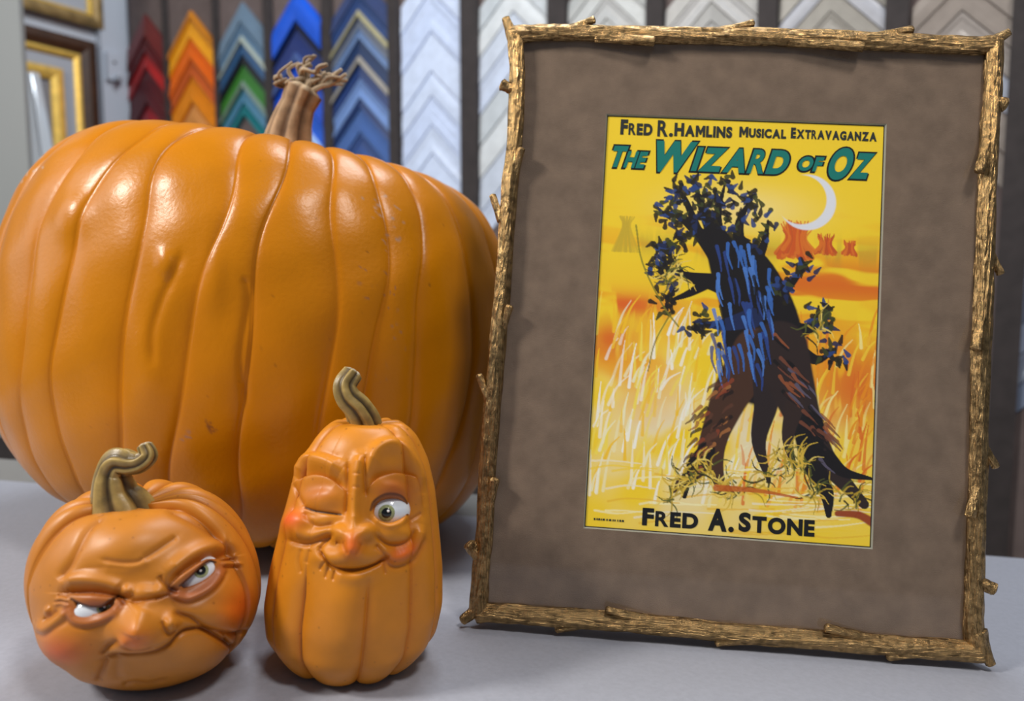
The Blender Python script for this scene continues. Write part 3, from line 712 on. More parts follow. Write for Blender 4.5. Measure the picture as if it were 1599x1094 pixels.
FIG = {'round': {'eyes': [{'a': -21.14,
                     'b': -8.13,
                     'flat': 0.55,
                     'glint': (0.07, 0.07),
                     'iris_r': 0.0026,
                     'look': (0.24, -0.02),
                     'pupil': (1, 0.6),
                     'pupil_r': 0.0017,
                     'r': 0.0108,
                     'sink': -0.0002,
                     'tilt': 4},
                    {'a': 21.5,
                     'b': 1.74,
                     'flat': 0.55,
                     'glint': (-0.02, 0.02),
                     'iris_r': 0.0034,
                     'look': (0.22, 0.1),
                     'pupil': (1, 0.66),
                     'pupil_r': 0.0022,
                     'r': 0.011,
                     'sink': 0.0004,
                     'tilt': 38}],
           'stem': {'amp': 0.12,
                    'n': 6,
                    'pts': [(-0.0069, 0.0, -0.0106), (-0.0076, 0.0, -0.0014), (-0.0103, -0.001, 0.0087), (-0.0107, -0.001, 0.0179), (-0.007, -0.002, 0.0235),
                            (-0.0004, -0.003, 0.0232), (0.0046, -0.004, 0.0241), (0.0079, -0.003, 0.0277), (0.0056, -0.002, 0.0326)],
                    'rad': [0.02, 0.0148, 0.01, 0.0074, 0.0066, 0.0056, 0.0046, 0.0042, 0.0034],
                    'twist': 2.6}},
 'tall': {'eyes': [{'a': 14.06,
                    'b': 18.86,
                    'flat': 0.8,
                    'glint': (0.08, 0.1),
                    'iris_r': 0.0041,
                    'look': (-0.13, -0.18),
                    'pupil': (1, 0.8),
                    'pupil_r': 0.0025,
                    'r': 0.0112,
                    'sink': 0.0008,
                    'tilt': 4}],
          'stem': {'amp': 0.12,
                   'n': 6,
                   'pts': [(-0.003, 0.0, -0.0099), (-0.0029, 0.0, -0.0036), (-0.0027, -0.001, 0.0023), (-0.0057, -0.003, 0.0091), (-0.0107, -0.004, 0.0147),
                           (-0.0125, -0.003, 0.0208), (-0.009, 0.0, 0.0272)],
                   'rad': [0.012, 0.0098, 0.008, 0.007, 0.0064, 0.0058, 0.005],
                   'twist': 2.8}}}
figure('round', 'face_pumpkin', 'squat orange face pumpkin scowling with narrowed eyes and a curled stem', round_base, ROUND_C, (190, 118, 32), FIG['round']['stem'], FIG['round']['eyes'])
figure('tall', 'face_pumpkin', 'tall orange face pumpkin winking with one round eye open', tall_base, TALL_C, (204, 126, 24), FIG['tall']['stem'], FIG['tall']['eyes'])

# ------------------------------------------------------------------ the framed poster
FRAME = {'inner': (-0.1429, 0.1455, -0.0007, 0.3612),
 'lean': 0.15812683023068627,
 'loc': (0.134, 0.443, 0.012),
 'poster': (-0.0856, 0.0874, 0.0527, 0.3131),
 'rails': {'bottom': ([(-0.1475, -0.0025), (-0.1299, -0.0015), (-0.1063, -0.0016), (-0.0676, -0.0011), (-0.0292, -0.0015), (0.0088, -0.0022), (0.0464, -0.0021),
                       (0.0835, -0.0021), (0.1202, -0.002), (0.1499, -0.0018)],
                      [0.0058, 0.0056, 0.0056, 0.0058, 0.0056, 0.0056, 0.0056, 0.0056, 0.0058, 0.0061]),
           'left': ([(-0.1463, -0.0032), (-0.147, 0.0192), (-0.1459, 0.0465), (-0.1467, 0.0897), (-0.146, 0.1294), (-0.1453, 0.1695), (-0.1442, 0.21), (-0.144, 0.2592),
                     (-0.1426, 0.2882), (-0.1431, 0.3298), (-0.1453, 0.3528), (-0.1451, 0.3634)],
                    [0.0058, 0.0054, 0.0052, 0.0052, 0.0052, 0.0052, 0.005, 0.005, 0.005, 0.0049, 0.005, 0.0054]),
           'right': ([(0.1487, 0.3665), (0.1487, 0.3358), (0.1477, 0.3117), (0.147, 0.2759), (0.1466, 0.2326), (0.146, 0.1936), (0.1454, 0.155), (0.1456, 0.1168),
                      (0.1454, 0.079), (0.1453, 0.0415), (0.1452, 0.0155), (0.1478, -0.0009)],
                     [0.005, 0.005, 0.0052, 0.005, 0.005, 0.0054, 0.005, 0.005, 0.005, 0.005, 0.0054, 0.0061]),
           'top': ([(-0.1483, 0.3612), (-0.1279, 0.3635), (-0.1075, 0.3641), (-0.067, 0.3641), (-0.0269, 0.3644), (0.0127, 0.3648), (0.0519, 0.3644), (0.0907, 0.3639),
                    (0.129, 0.3631), (0.1488, 0.3641)],
                   [0.0054, 0.0049, 0.0049, 0.005, 0.005, 0.0052, 0.0054, 0.0054, 0.0054, 0.0054])},
 'stubs': {'bottom': [((-0.0772, -0.0015), (-0.0988, -0.0083), 0.004, 0.0025, -0.001), ((-0.0369, 0.0002), (-0.0695, 0.0067), 0.0036, 0.0022, -0.005),
                      ((0.0183, -0.0037), (-0.0032, -0.0083), 0.004, 0.0025, -0.001), ((0.0908, -0.0), (0.0591, 0.0064), 0.0036, 0.0025, -0.005),
                      ((0.1184, -0.0029), (0.0963, -0.0079), 0.0043, 0.0029, -0.001)],
           'left': [((-0.1453, 0.3528), (-0.1531, 0.3716), 0.0043, 0.0027, -0.001), ((-0.1461, 0.3255), (-0.1528, 0.3278), 0.0032, 0.0038, -0.002),
                    ((-0.1414, 0.2696), (-0.1375, 0.2859), 0.0029, 0.0023, -0.006), ((-0.1478, 0.2405), (-0.1545, 0.2566), 0.0029, 0.002, -0.001),
                    ((-0.1437, 0.1696), (-0.1387, 0.1864), 0.0029, 0.0022, -0.006), ((-0.1483, 0.1273), (-0.1557, 0.1428), 0.0032, 0.002, -0.001),
                    ((-0.1444, 0.0603), (-0.1413, 0.0798), 0.0032, 0.0027, -0.006), ((-0.1476, 0.03), (-0.155, 0.0388), 0.0036, 0.004, -0.002),
                    ((-0.145, 0.0019), (-0.1562, -0.0079), 0.0043, 0.0029, -0.001)],
           'right': [((0.1496, 0.3278), (0.1553, 0.3256), 0.004, 0.0043, -0.002), ((0.146, 0.3057), (0.139, 0.2827), 0.0032, 0.0029, -0.006),
                     ((0.1475, 0.2385), (0.1554, 0.2221), 0.0025, 0.0022, -0.001), ((0.1462, 0.2014), (0.139, 0.1754), 0.0036, 0.0029, -0.006),
                     ((0.1466, 0.1207), (0.1554, 0.1065), 0.0029, 0.0022, -0.001), ((0.146, 0.0998), (0.1385, 0.077), 0.0032, 0.0029, -0.006),
                     ((0.1468, 0.0387), (0.1552, 0.0356), 0.0036, 0.004, -0.002), ((0.1464, 0.0101), (0.1549, -0.0081), 0.0058, 0.0027, -0.001)],
           'top': [((-0.1157, 0.3643), (-0.0966, 0.3724), 0.0032, 0.0022, -0.001), ((-0.0951, 0.3615), (-0.0586, 0.3576), 0.0036, 0.0029, -0.005),
                   ((-0.0171, 0.3672), (0.0029, 0.3732), 0.0029, 0.0022, -0.001), ((0.0246, 0.3627), (0.0688, 0.3579), 0.0036, 0.0029, -0.005),
                   ((0.0752, 0.3659), (0.0997, 0.3719), 0.0032, 0.0022, -0.001), ((0.1435, 0.3631), (0.1566, 0.3716), 0.004, 0.0025, -0.001)]},
 'yaw': -0.06876597252857658}
fr_root = empty('framed_poster', FRAME['loc'])
fr_root.rotation_euler = (Matrix.Rotation(FRAME['yaw'], 3, 'Z') @ Matrix.Rotation(-FRAME['lean'], 3, 'X')).to_euler()
tag(fr_root, 'gold twig framed yellow theatre poster in a wide brown mat', 'framed poster')
# frame space: x right, z up the face, -y towards the viewer
def bark(th_, t_):
    return 1 + .05 * np.sin(5 * th_ + 9 * t_) + .05 * np.sin(9 * th_ - 31 * t_) + .035 * np.sin(3 * th_ + 57 * t_) + .03 * np.sin(13 * th_ + 83 * t_)
brr = np.random.RandomState(8)
def rail(pts, rad, stubs, gold):
    P3 = [(x, 0, z) for x, z in pts]
    o = Geo().tube(P3, rad, 36, bark, 26).build('branch_rail', gold, fr_root)
    for (p0, p1, r0, r1, y1) in stubs:
        p0 = np.array([p0[0], -.0005, p0[1]]); p1 = np.array([p1[0], y1, p1[1]])
        mid = p0 * .5 + p1 * .5
        seed = brr.uniform(0, 6)
        Geo().tube([p0, mid, p1], [r0, (r0 + r1) / 2 * .95, r1], 20,
                   lambda th_, t_: 1 + .07 * np.sin(4 * th_ + seed + 5 * t_) + .06 * np.sin(7 * th_ - 9 * t_), 8).build('twig_stub', gold, o)
for name_, (pts, rad) in FRAME['rails'].items():
    rail(pts, rad, FRAME['stubs'][name_], M['gold_upright' if name_ in ('left', 'right') else 'gold_across'])
x0, x1, z0, z1 = FRAME['inner']
pl, pr, pb, pt_ = FRAME['poster']
MY = .0026                                                   # mat face lies this far behind the rail axis
# mat board with a bevelled window, four strips in one mesh
def ring(xa, xb, za, zb, xc, xd, zc, zd, y0, y1):
    v = [(xa, y0, za), (xb, y0, za), (xb, y0, zb), (xa, y0, zb), (xc, y1, zc), (xd, y1, zc), (xd, y1, zd), (xc, y1, zd)]
    return v, [(i, (i + 1) % 4, 4 + (i + 1) % 4, 4 + i) for i in range(4)]
v, f = ring(x0, x1, z0, z1, pl, pr, pb, pt_, MY, MY)
mt = mesh('mat_board', v, f, M['mat'], fr_root, smooth=False)
v, f = ring(pl, pr, pb, pt_, pl + .0007, pr - .0007, pb + .0007, pt_ - .0007, MY, MY + .0012)
mesh('mat_bevel', v, f, M['mat_bevel'], mt, smooth=False)
mesh('glazing', [(x0, .0010, z0), (x1, .0010, z0), (x1, .0010, z1), (x0, .0010, z1)], [(0, 1, 2, 3)], M['glass'], fr_root, smooth=False)
Geo().box(x0 - .004, x1 + .004, MY + .0025, MY + .010, z0 - .004, z1 + .004).build('backing_board', M['backing'], fr_root, smooth=False)
# easel strut behind
yb = MY + .010
foot = -(FRAME['loc'][2]) / math.cos(FRAME['lean'])
hz = .24
ez = (foot - .004)
Geo().tube([(0.0, yb + .002, hz), (0.0, yb + .045, .11), (0.0, yb + .0825, .0090)], [.006, .006, .005], 8, None, 3).build('easel_strut', M['backing'], fr_root)

# -- the print: painted field on a fine grid
GW, GH = 400, 600
W_, H_ = pr - pl, pt_ - pb
gu, gv = np.meshgrid((np.arange(GW) + .5) / GW, (np.arange(GH) + .5) / GH)      # v runs down
ar = H_ / W_
img = np.zeros((GH, GW, 3)); Y1 = np.array(lin(250, 214, 44)[:3])
img[:] = Y1
def mixc(a_, rgb): 
    global img
    img = img * (1 - a_[..., None]) + np.array(lin(*rgb)[:3]) * a_[..., None]
def vnoise(sx, sy, seed):
    r_ = np.random.RandomState(seed); n = np.zeros((GH, GW))
    for o_ in range(3):
        gx, gy = int(sx * 2 ** o_) + 2, int(sy * 2 ** o_) + 2
        t_ = r_.rand(gy, gx); X = gu * (gx - 1.001); Yq = gv * (gy - 1.001)
        i, j = X.astype(int), Yq.astype(int); fx, fy = sstep(X - i), sstep(Yq - j)
        n += (t_[j, i] * (1 - fx) * (1 - fy) + t_[j, i + 1] * fx * (1 - fy) + t_[j + 1, i] * (1 - fx) * fy + t_[j + 1, i + 1] * fx * fy) / 2 ** o_
    return n / 1.75
def stroke(pts, w0, w1, rgb, amt=1.0, soft=.25):
    """tapering painted stroke; widths as fraction of the print's width"""
    global img
    L = spline2(pts, 5) * np.array([1, ar]); wm = max(w0, w1)
    lo = np.minimum(L.min(0) - wm * 1.5, 1e9); hi = L.max(0) + wm * 1.5
    i0, i1 = max(0, int(lo[0] * GW)), min(GW, int(hi[0] * GW) + 2); j0, j1 = max(0, int(lo[1] / ar * GH)), min(GH, int(hi[1] / ar * GH) + 2)
    if i1 <= i0 or j1 <= j0: return
    sub = np.stack([gu[j0:j1, i0:i1].ravel(), gv[j0:j1, i0:i1].ravel() * ar], 1)
    dist, s, t_ = poly_dist(sub, L)
    w = w0 + (w1 - w0) * t_
    a_ = amt * (1 - sstep((dist - w * (1 - soft)) / (w * soft * 2 + 1e-4)))
    a_ = a_.reshape(j1 - j0, i1 - i0)[..., None]
    img[j0:j1, i0:i1] = img[j0:j1, i0:i1] * (1 - a_) + np.array(lin(*rgb)[:3]) * a_
N1, N2, N3 = vnoise(4, 9, 1), vnoise(3, 26, 2), vnoise(30, 8, 3)
mixc(.75 * np.exp(-(((gu - .40) / .42) ** 2 + ((gv - .80) / .16) ** 2)) * sstep((N1 - .25) * 3), (235, 238, 235))
mixc(.55 * np.exp(-(((gu - .50) / .22) ** 2 + ((gv - .22) / .05) ** 2)), (255, 240, 180))
mixc(.85 * sstep((N2 - .50) * 6) * np.exp(-((gv - .40) / .12) ** 2), (243, 160, 22))
mixc(.85 * sstep((N1 - .42) * 5) * np.exp(-((gv - .58) / .14) ** 2) * (.25 + .75 * sstep((np.abs(gu - .45) - .05) * 4)), (244, 168, 26))
mixc(.8 * sstep((N2 - .52) * 7) * np.exp(-((gv - .39) / .05) ** 2) * sstep((gu - .55) * 6), (222, 96, 30))
mixc(.9 * sstep((N1 + N3 - .86) * 5) * np.exp(-(((gu - .10) / .2) ** 2 + ((gv - .465) / .03) ** 2)), (226, 88, 34))
mixc(.9 * sstep((N1 + N3 - .80) * 5) * np.exp(-(((gu - .93) / .14) ** 2 + ((gv - .63) / .10) ** 2)), (224, 110, 36))
mixc(.9 * sstep((N3 - .35) * 5) * np.exp(-(((gu - .06) / .08) ** 2 + ((gv - .55) / .05) ** 2)), (224, 96, 30))
mixc(.35 * sstep((N3 - .45) * 5) * np.exp(-((gv - .315) / .03) ** 2), (150, 140, 60))
r_ = random.Random(21)
for i in range(330):                                          # bent grass
    u, v_ = r_.uniform(0, 1), r_.uniform(.52, .93)
    l = r_.uniform(.04, .11); lean_ = r_.uniform(-.03, .05) + (.02 if u < .4 else .015)
    c = r_.choice([(250, 226, 90), (250, 250, 240), (250, 200, 40), (245, 240, 200)] if u < .55 else [(250, 214, 60), (240, 150, 30), (252, 236, 150), (226, 110, 34)])
    stroke([(u, v_), (u + lean_ * .4, v_ - l * .6), (u + lean_, v_ - l)], .006, .0015, c, r_.uniform(.5, .95))
for i in range(60):                                           # swept ground
    u, v_ = r_.uniform(0, .9), r_.uniform(.83, .99)
    stroke([(u, v_), (u + .08, v_ - r_.uniform(-.004, .012)), (u + r_.uniform(.14, .26), v_ - r_.uniform(0, .02))], .004, .002,
           r_.choice([(252, 244, 190), (250, 214, 50), (244, 236, 210), (240, 190, 50)]), .7)
for (u, v_, s_) in ((.70, .295, 1.0), (.805, .30, .55), (.89, .305, .4)):   # stooks on the skyline
    for i in range(int(70 * s_)):
        a_ = r_.uniform(-1, 1)
        stroke([(u + .07 * s_ * a_, v_ + .038 * s_ * r_.uniform(.4, 1)), (u + .035 * s_ * a_, v_ - .01 * s_), (u + .055 * s_ * a_, v_ - .055 * s_ * r_.uniform(.5, 1))],
               .007 * s_ + .001, .002, r_.choice([(214, 92, 34), (226, 120, 40), (196, 84, 36)]), .85)
for i in range(30):
    a_ = r_.uniform(-1, 1)
    stroke([(.095 + .05 * a_, .335), (.095 + .015 * a_, .275), (.095 + .03 * a_, .25)], .004, .0015, (206, 176, 50), .6)
# crescent moon
qm = np.hypot(gu - .735, (gv - .196) * ar); qi = np.hypot(gu - .713, (gv - .190) * ar)
mixc((1 - sstep((qm - .098) * 160)) * sstep((qi - .087) * 160) * (1 - sstep((.30 - .0 - gv) * -80)), (228, 232, 240))
# plain stand-in motif: a wind-bent dark tree with straw caught in its branches
DK, NV, BR = (24, 20, 22), (30, 42, 82), (74, 48, 34)
for (pts_, w0_, w1_, c_) in (
        ([(.60, .60), (.55, .47), (.47, .36), (.41, .28)], .13, .04, DK), ([(.66, .58), (.64, .47), (.58, .37), (.50, .30)], .10, .03, DK),
        ([(.47, .38), (.38, .30), (.30, .25), (.235, .235)], .035, .006, DK), ([(.43, .31), (.37, .23), (.34, .17)], .030, .004, DK),
        ([(.44, .32), (.42, .24), (.44, .165)], .026, .004, DK), ([(.50, .32), (.50, .25), (.54, .19)], .026, .004, DK),
        ([(.36, .285), (.30, .20), (.27, .18)], .016, .004, DK), ([(.55, .37), (.59, .30), (.60, .245)], .024, .004, DK),
        ([(.62, .44), (.68, .40), (.73, .36)], .030, .005, DK), ([(.66, .50), (.75, .50), (.82, .47)], .036, .006, DK), ([(.70, .54), (.78, .57), (.83, .56)], .030, .006, DK),
        ([(.52, .42), (.42, .40), (.33, .39), (.22, .37)], .045, .006, DK), ([(.40, .40), (.33, .43), (.26, .45)], .022, .004, DK),
        ([(.30, .385), (.26, .34), (.23, .315)], .016, .004, DK), ([(.56, .48), (.46, .50), (.38, .50)], .036, .006, NV),
        ([(.58, .56), (.50, .66), (.45, .75), (.40, .84), (.31, .895)], .085, .014, BR), ([(.47, .72), (.45, .80), (.47, .87), (.53, .895)], .045, .008, BR),
        ([(.62, .58), (.62, .68), (.60, .77), (.64, .86)], .060, .008, (44, 34, 34)), ([(.42, .80), (.37, .84), (.35, .91)], .030, .008, DK),
        ([(.66, .55), (.71, .64), (.76, .72), (.84, .81), (.97, .90)], .10, .016, (48, 36, 34)), ([(.77, .73), (.79, .81), (.84, .88), (.85, .93)], .055, .010, DK),
        ([(.72, .68), (.70, .76), (.73, .83)], .034, .006, (52, 38, 34)), ([(.84, .80), (.90, .83), (.99, .84)], .030, .006, DK)):
    stroke(pts_, w0_, w1_, c_, 1.0, .06)
for i in range(420):                                          # small dark and blue leaves about the branches
    u0, v0 = r_.choice([(.25, .235), (.34, .18), (.44, .17), (.54, .20), (.28, .185), (.60, .25), (.73, .36), (.81, .47), (.83, .56), (.36, .24), (.47, .25), (.23, .37), (.26, .44), (.38, .50), (.24, .32), (.66, .40), (.56, .29), (.31, .29), (.40, .21)])
    u0 += r_.gauss(0, .026); v0 += r_.gauss(0, .017); a_ = r_.uniform(0, 6.28)
    stroke([(u0, v0), (u0 + .012 * math.cos(a_), v0 + .008 * math.sin(a_)), (u0 + .024 * math.cos(a_), v0 + .016 * math.sin(a_))], .009, .003, r_.choice([DK, DK, NV, (44, 70, 130), (40, 36, 16), (60, 66, 30)]), .95, .1)
for i in range(150):                                          # bark streaks, blue high up and brown low down
    k = r_.random()
    if k < .45:
        u, v_ = r_.uniform(.42, .62), r_.uniform(.30, .60); c = r_.choice([(60, 110, 190), (80, 130, 210), (20, 18, 20), (44, 70, 140)]); dx, dy = .02, .06
    elif k < .75:
        u = r_.uniform(.64, .84); v_ = .56 + (u - .64) * 1.1 + r_.uniform(-.05, .05); c = r_.choice([(120, 70, 50), (96, 90, 110), (20, 16, 18), (150, 84, 50)]); dx, dy = .05, .03
    else:
        u = r_.uniform(.36, .50); v_ = .72 - (u - .43) * 1.1 + r_.uniform(-.07, .10); c = r_.choice([(140, 66, 40), (170, 110, 60), (30, 20, 18), (96, 60, 44)]); dx, dy = -.03, .02
    stroke([(u, v_), (u + dx * .5 + r_.uniform(-.01, .01), v_ + dy * .5), (u + dx, v_ + dy)], .007, .002, c, .85, .1)
for i in range(260):                                          # straw tufts
    u0, v0 = r_.choice([(.36, .86), (.31, .90), (.47, .88), (.62, .86), (.68, .80), (.80, .88), (.92, .89), (.74, .82), (.54, .89), (.42, .84), (.27, .38), (.78, .50)])
    u0 += r_.uniform(-.035, .035); v0 += r_.uniform(-.02, .02); a_ = r_.uniform(0, 6.28); l = r_.uniform(.03, .09)
    stroke([(u0, v0), (u0 + l * .6 * math.cos(a_), v0 + l * .4 * math.sin(a_)), (u0 + l * math.cos(a_ + .3), v0 + l * .66 * math.sin(a_ + .3))],
           .0035, .0012, r_.choice([(226, 190, 70), (40, 36, 16), (190, 160, 50), (90, 96, 40), (240, 214, 110)]), .9)
stroke([(.13, .27), (.16, .36), (.24, .46), (.30, .51)], .003, .003, (120, 120, 40), .8)
stroke([(.27, .48), (.22, .55), (.20, .62)], .003, .002, (120, 110, 40), .8)
stroke([(.46, .885), (.60, .885), (.74, .895)], .012, .003, (196, 96, 30), .9)
stroke([(.88, .925), (.95, .925), (1.0, .94)], .010, .016, (150, 52, 30), .95)
# dark border line of the print
bd = np.minimum(np.minimum(gu, 1 - gu), np.minimum(gv, 1 - gv) * ar)
mixc((bd < .008).astype(float), (20, 20, 22))
PY = MY + .0014
verts = np.stack([pl + gu.ravel() * W_ * 1.0, np.full(GW * GH, PY), pt_ - gv.ravel() * H_], 1)
ii = (np.arange(GH - 1)[:, None] * GW + np.arange(GW - 1)[None]).ravel()
pr_o = mesh('poster_print', verts, np.stack([ii, ii + GW, ii + GW + 1, ii + 1], 1), M['print'], fr_root, smooth=False, cols=img.reshape(-1, 3))

# lettering: every glyph fitted to its own box (u0, u1, v_top, v_bottom)
_gl = {}
def glyph(ch, bold):
    bold = min(bold, .03) if ch in 'RK' else bold
    if ch == 'M' and (ch, bold) not in _gl:                       # heavy M drawn by hand
        v = np.array([(0, 0), (0, 1), (.27, 1), (.5, .56), (.73, 1), (1, 1), (1, 0), (.74, 0), (.74, .55), (.56, .2), (.44, .2), (.26, .55), (.26, 0)], float)
        _gl[(ch, bold)] = (v, [(0, 1, 11, 12), (1, 2, 11), (2, 3, 10, 11), (3, 9, 10), (3, 4, 8, 9), (4, 5, 8), (5, 6, 7, 8)], .80)
    if (ch, bold) not in _gl:
        c = bpy.data.curves.new('glyph', 'FONT'); c.body = ch; c.size = 1.0; c.offset = bold; c.fill_mode = 'FRONT'; c.resolution_u = 6
        o = bpy.data.objects.new('glyph', c); SC.collection.objects.link(o)
        dg = bpy.context.evaluated_depsgraph_get(); dg.update()
        me = o.evaluated_get(dg).to_mesh()
        v = np.array([x.co[:] for x in me.vertices]); f = [tuple(p.vertices) for p in me.polygons]
        o.evaluated_get(dg).to_mesh_clear()
        bpy.data.objects.remove(o, do_unlink=True); bpy.data.curves.remove(c)
        lo, hi = v.min(0), v.max(0)
        _gl[(ch, bold)] = ((v[:, :2] - lo[:2]) / (hi - lo)[:2], f, (hi - lo)[0])
    return _gl[(ch, bold)]
def word(G, text, u0, u1, vt, vb, bold=.03, big=1.0, rise=0.0, slant=0.0, y=PY, gap=.07, grow=0.0, small_up=0.0):
    """first letter is larger by factor big; slant leans the letters"""
    ws = [glyph(ch, bold)[2] * (big if i == 0 else 1.0) + gap for i, ch in enumerate(text)]
    k = (u1 - u0) / (sum(ws) - gap); x = u0; h = vb - vt
    for i, ch in enumerate(text):
        v, f, w = glyph(ch, bold)
        w = w * (big if i == 0 else 1.0) * k
        if ch == '.': t0, b0 = vb - h * .24, vb
        elif i == 0 and big > 1: t0, b0 = vt - h * (big - 1) * (1 - small_up), vb + h * (big - 1) * small_up
        else: t0, b0 = vt, vb
        if ch == '.': w = h * ar * .24
        px_ = x - grow + v[:, 0] * (w + 2 * grow); py_ = b0 + grow / ar - v[:, 1] * (b0 - t0 + 2 * grow / ar)
        px_ = px_ + slant * (vb - py_) * ar
        G.add(np.stack([pl + px_ * W_, np.full(len(px_), y), pt_ - py_ * H_], 1), f)
        x += ws[i] * k
LET = {'black': [('FRED', {'big': 1.15, 'bold': 0.05, 'u0': 0.2058, 'u1': 0.4017, 'vb': 0.9837, 'vt': 0.9483}),
           ('A.', {'bold': 0.05, 'u0': 0.4364, 'u1': 0.5249, 'vb': 0.9852, 'vt': 0.933}),
           ('STONE', {'big': 1.18, 'bold': 0.05, 'u0': 0.5422, 'u1': 0.8035, 'vb': 0.9821, 'vt': 0.9441})],
 'green': [('THE', {'big': 1.3, 'bold': 0.055, 'slant': 0.28, 'u0': 0.0156, 'u1': 0.1451, 'vb': 0.1304, 'vt': 0.0893}),
           ('WIZARD', {'big': 1.3, 'bold': 0.055, 'slant': 0.28, 'small_up': 0.3, 'u0': 0.1595, 'u1': 0.6514, 'vb': 0.1319, 'vt': 0.0728}),
           ('OF', {'bold': 0.055, 'slant': 0.28, 'u0': 0.6919, 'u1': 0.7751, 'vb': 0.1208, 'vt': 0.0854}),
           ('OZ', {'big': 1.25, 'bold': 0.055, 'slant': 0.28, 'small_up': 0.3, 'u0': 0.7931, 'u1': 0.9405, 'vb': 0.1346, 'vt': 0.0716})],
 'green_edge': [('THE', {'big': 1.3, 'bold': 0.055, 'grow': 0.006, 'slant': 0.28, 'u0': 0.0156, 'u1': 0.1451, 'vb': 0.1304, 'vt': 0.0893}),
                ('WIZARD', {'big': 1.3, 'bold': 0.055, 'grow': 0.006, 'slant': 0.28, 'small_up': 0.3, 'u0': 0.1595, 'u1': 0.6514, 'vb': 0.1319, 'vt': 0.0728}),
                ('OF', {'bold': 0.055, 'grow': 0.006, 'slant': 0.28, 'u0': 0.6919, 'u1': 0.7751, 'vb': 0.1208, 'vt': 0.0854}),
                ('OZ', {'big': 1.25, 'bold': 0.055, 'grow': 0.006, 'slant': 0.28, 'small_up': 0.3, 'u0': 0.7931, 'u1': 0.9405, 'vb': 0.1346, 'vt': 0.0716})],
 'grey': [('FRED', {'big': 1.3, 'bold': 0.055, 'u0': 0.0549, 'u1': 0.1717, 'vb': 0.0486, 'vt': 0.0194}),
          ('R.', {'bold': 0.055, 'u0': 0.1896, 'u1': 0.2462, 'vb': 0.0497, 'vt': 0.0098}),
          ('HAMLINS', {'big': 1.18, 'bold': 0.055, 'u0': 0.2509, 'u1': 0.459, 'vb': 0.0474, 'vt': 0.0194}),
          ('MUSICAL', {'big': 1.15, 'bold': 0.055, 'u0': 0.4844, 'u1': 0.6509, 'vb': 0.044, 'vt': 0.0213}),
          ('EXTRAVAGANZA', {'big': 1.18, 'bold': 0.055, 'u0': 0.6676, 'u1': 0.9694, 'vb': 0.0421, 'vt': 0.0198})]}
for key, mat, yy in (('grey', 'ink_grey', PY - .00025), ('green_edge', 'black', PY - .00020), ('green', 'ink_green', PY - .00035), ('black', 'black', PY - .00025)):
    G = Geo()
    for (text, kw) in LET[key]: word(G, text, y=yy, **kw)
    G.build('lettering', M[mat], pr_o, smooth=False)
G = Geo()                                                     # illegible line of small print in the corner
u = .035
while u < .135:
    w = r_.uniform(.003, .008)
    G.add([(pl + u * W_, PY - .0003, pt_ - .9795 * H_), (pl + (u + w) * W_, PY - .0003, pt_ - .9795 * H_), (pl + (u + w) * W_, PY - .0003, pt_ - .975 * H_), (pl + u * W_, PY - .0003, pt_ - .975 * H_)], [(0, 1, 2, 3)])
    u += w + r_.uniform(.002, .006)
G.build('small_print', M['ink_grey'], pr_o, smooth=False)

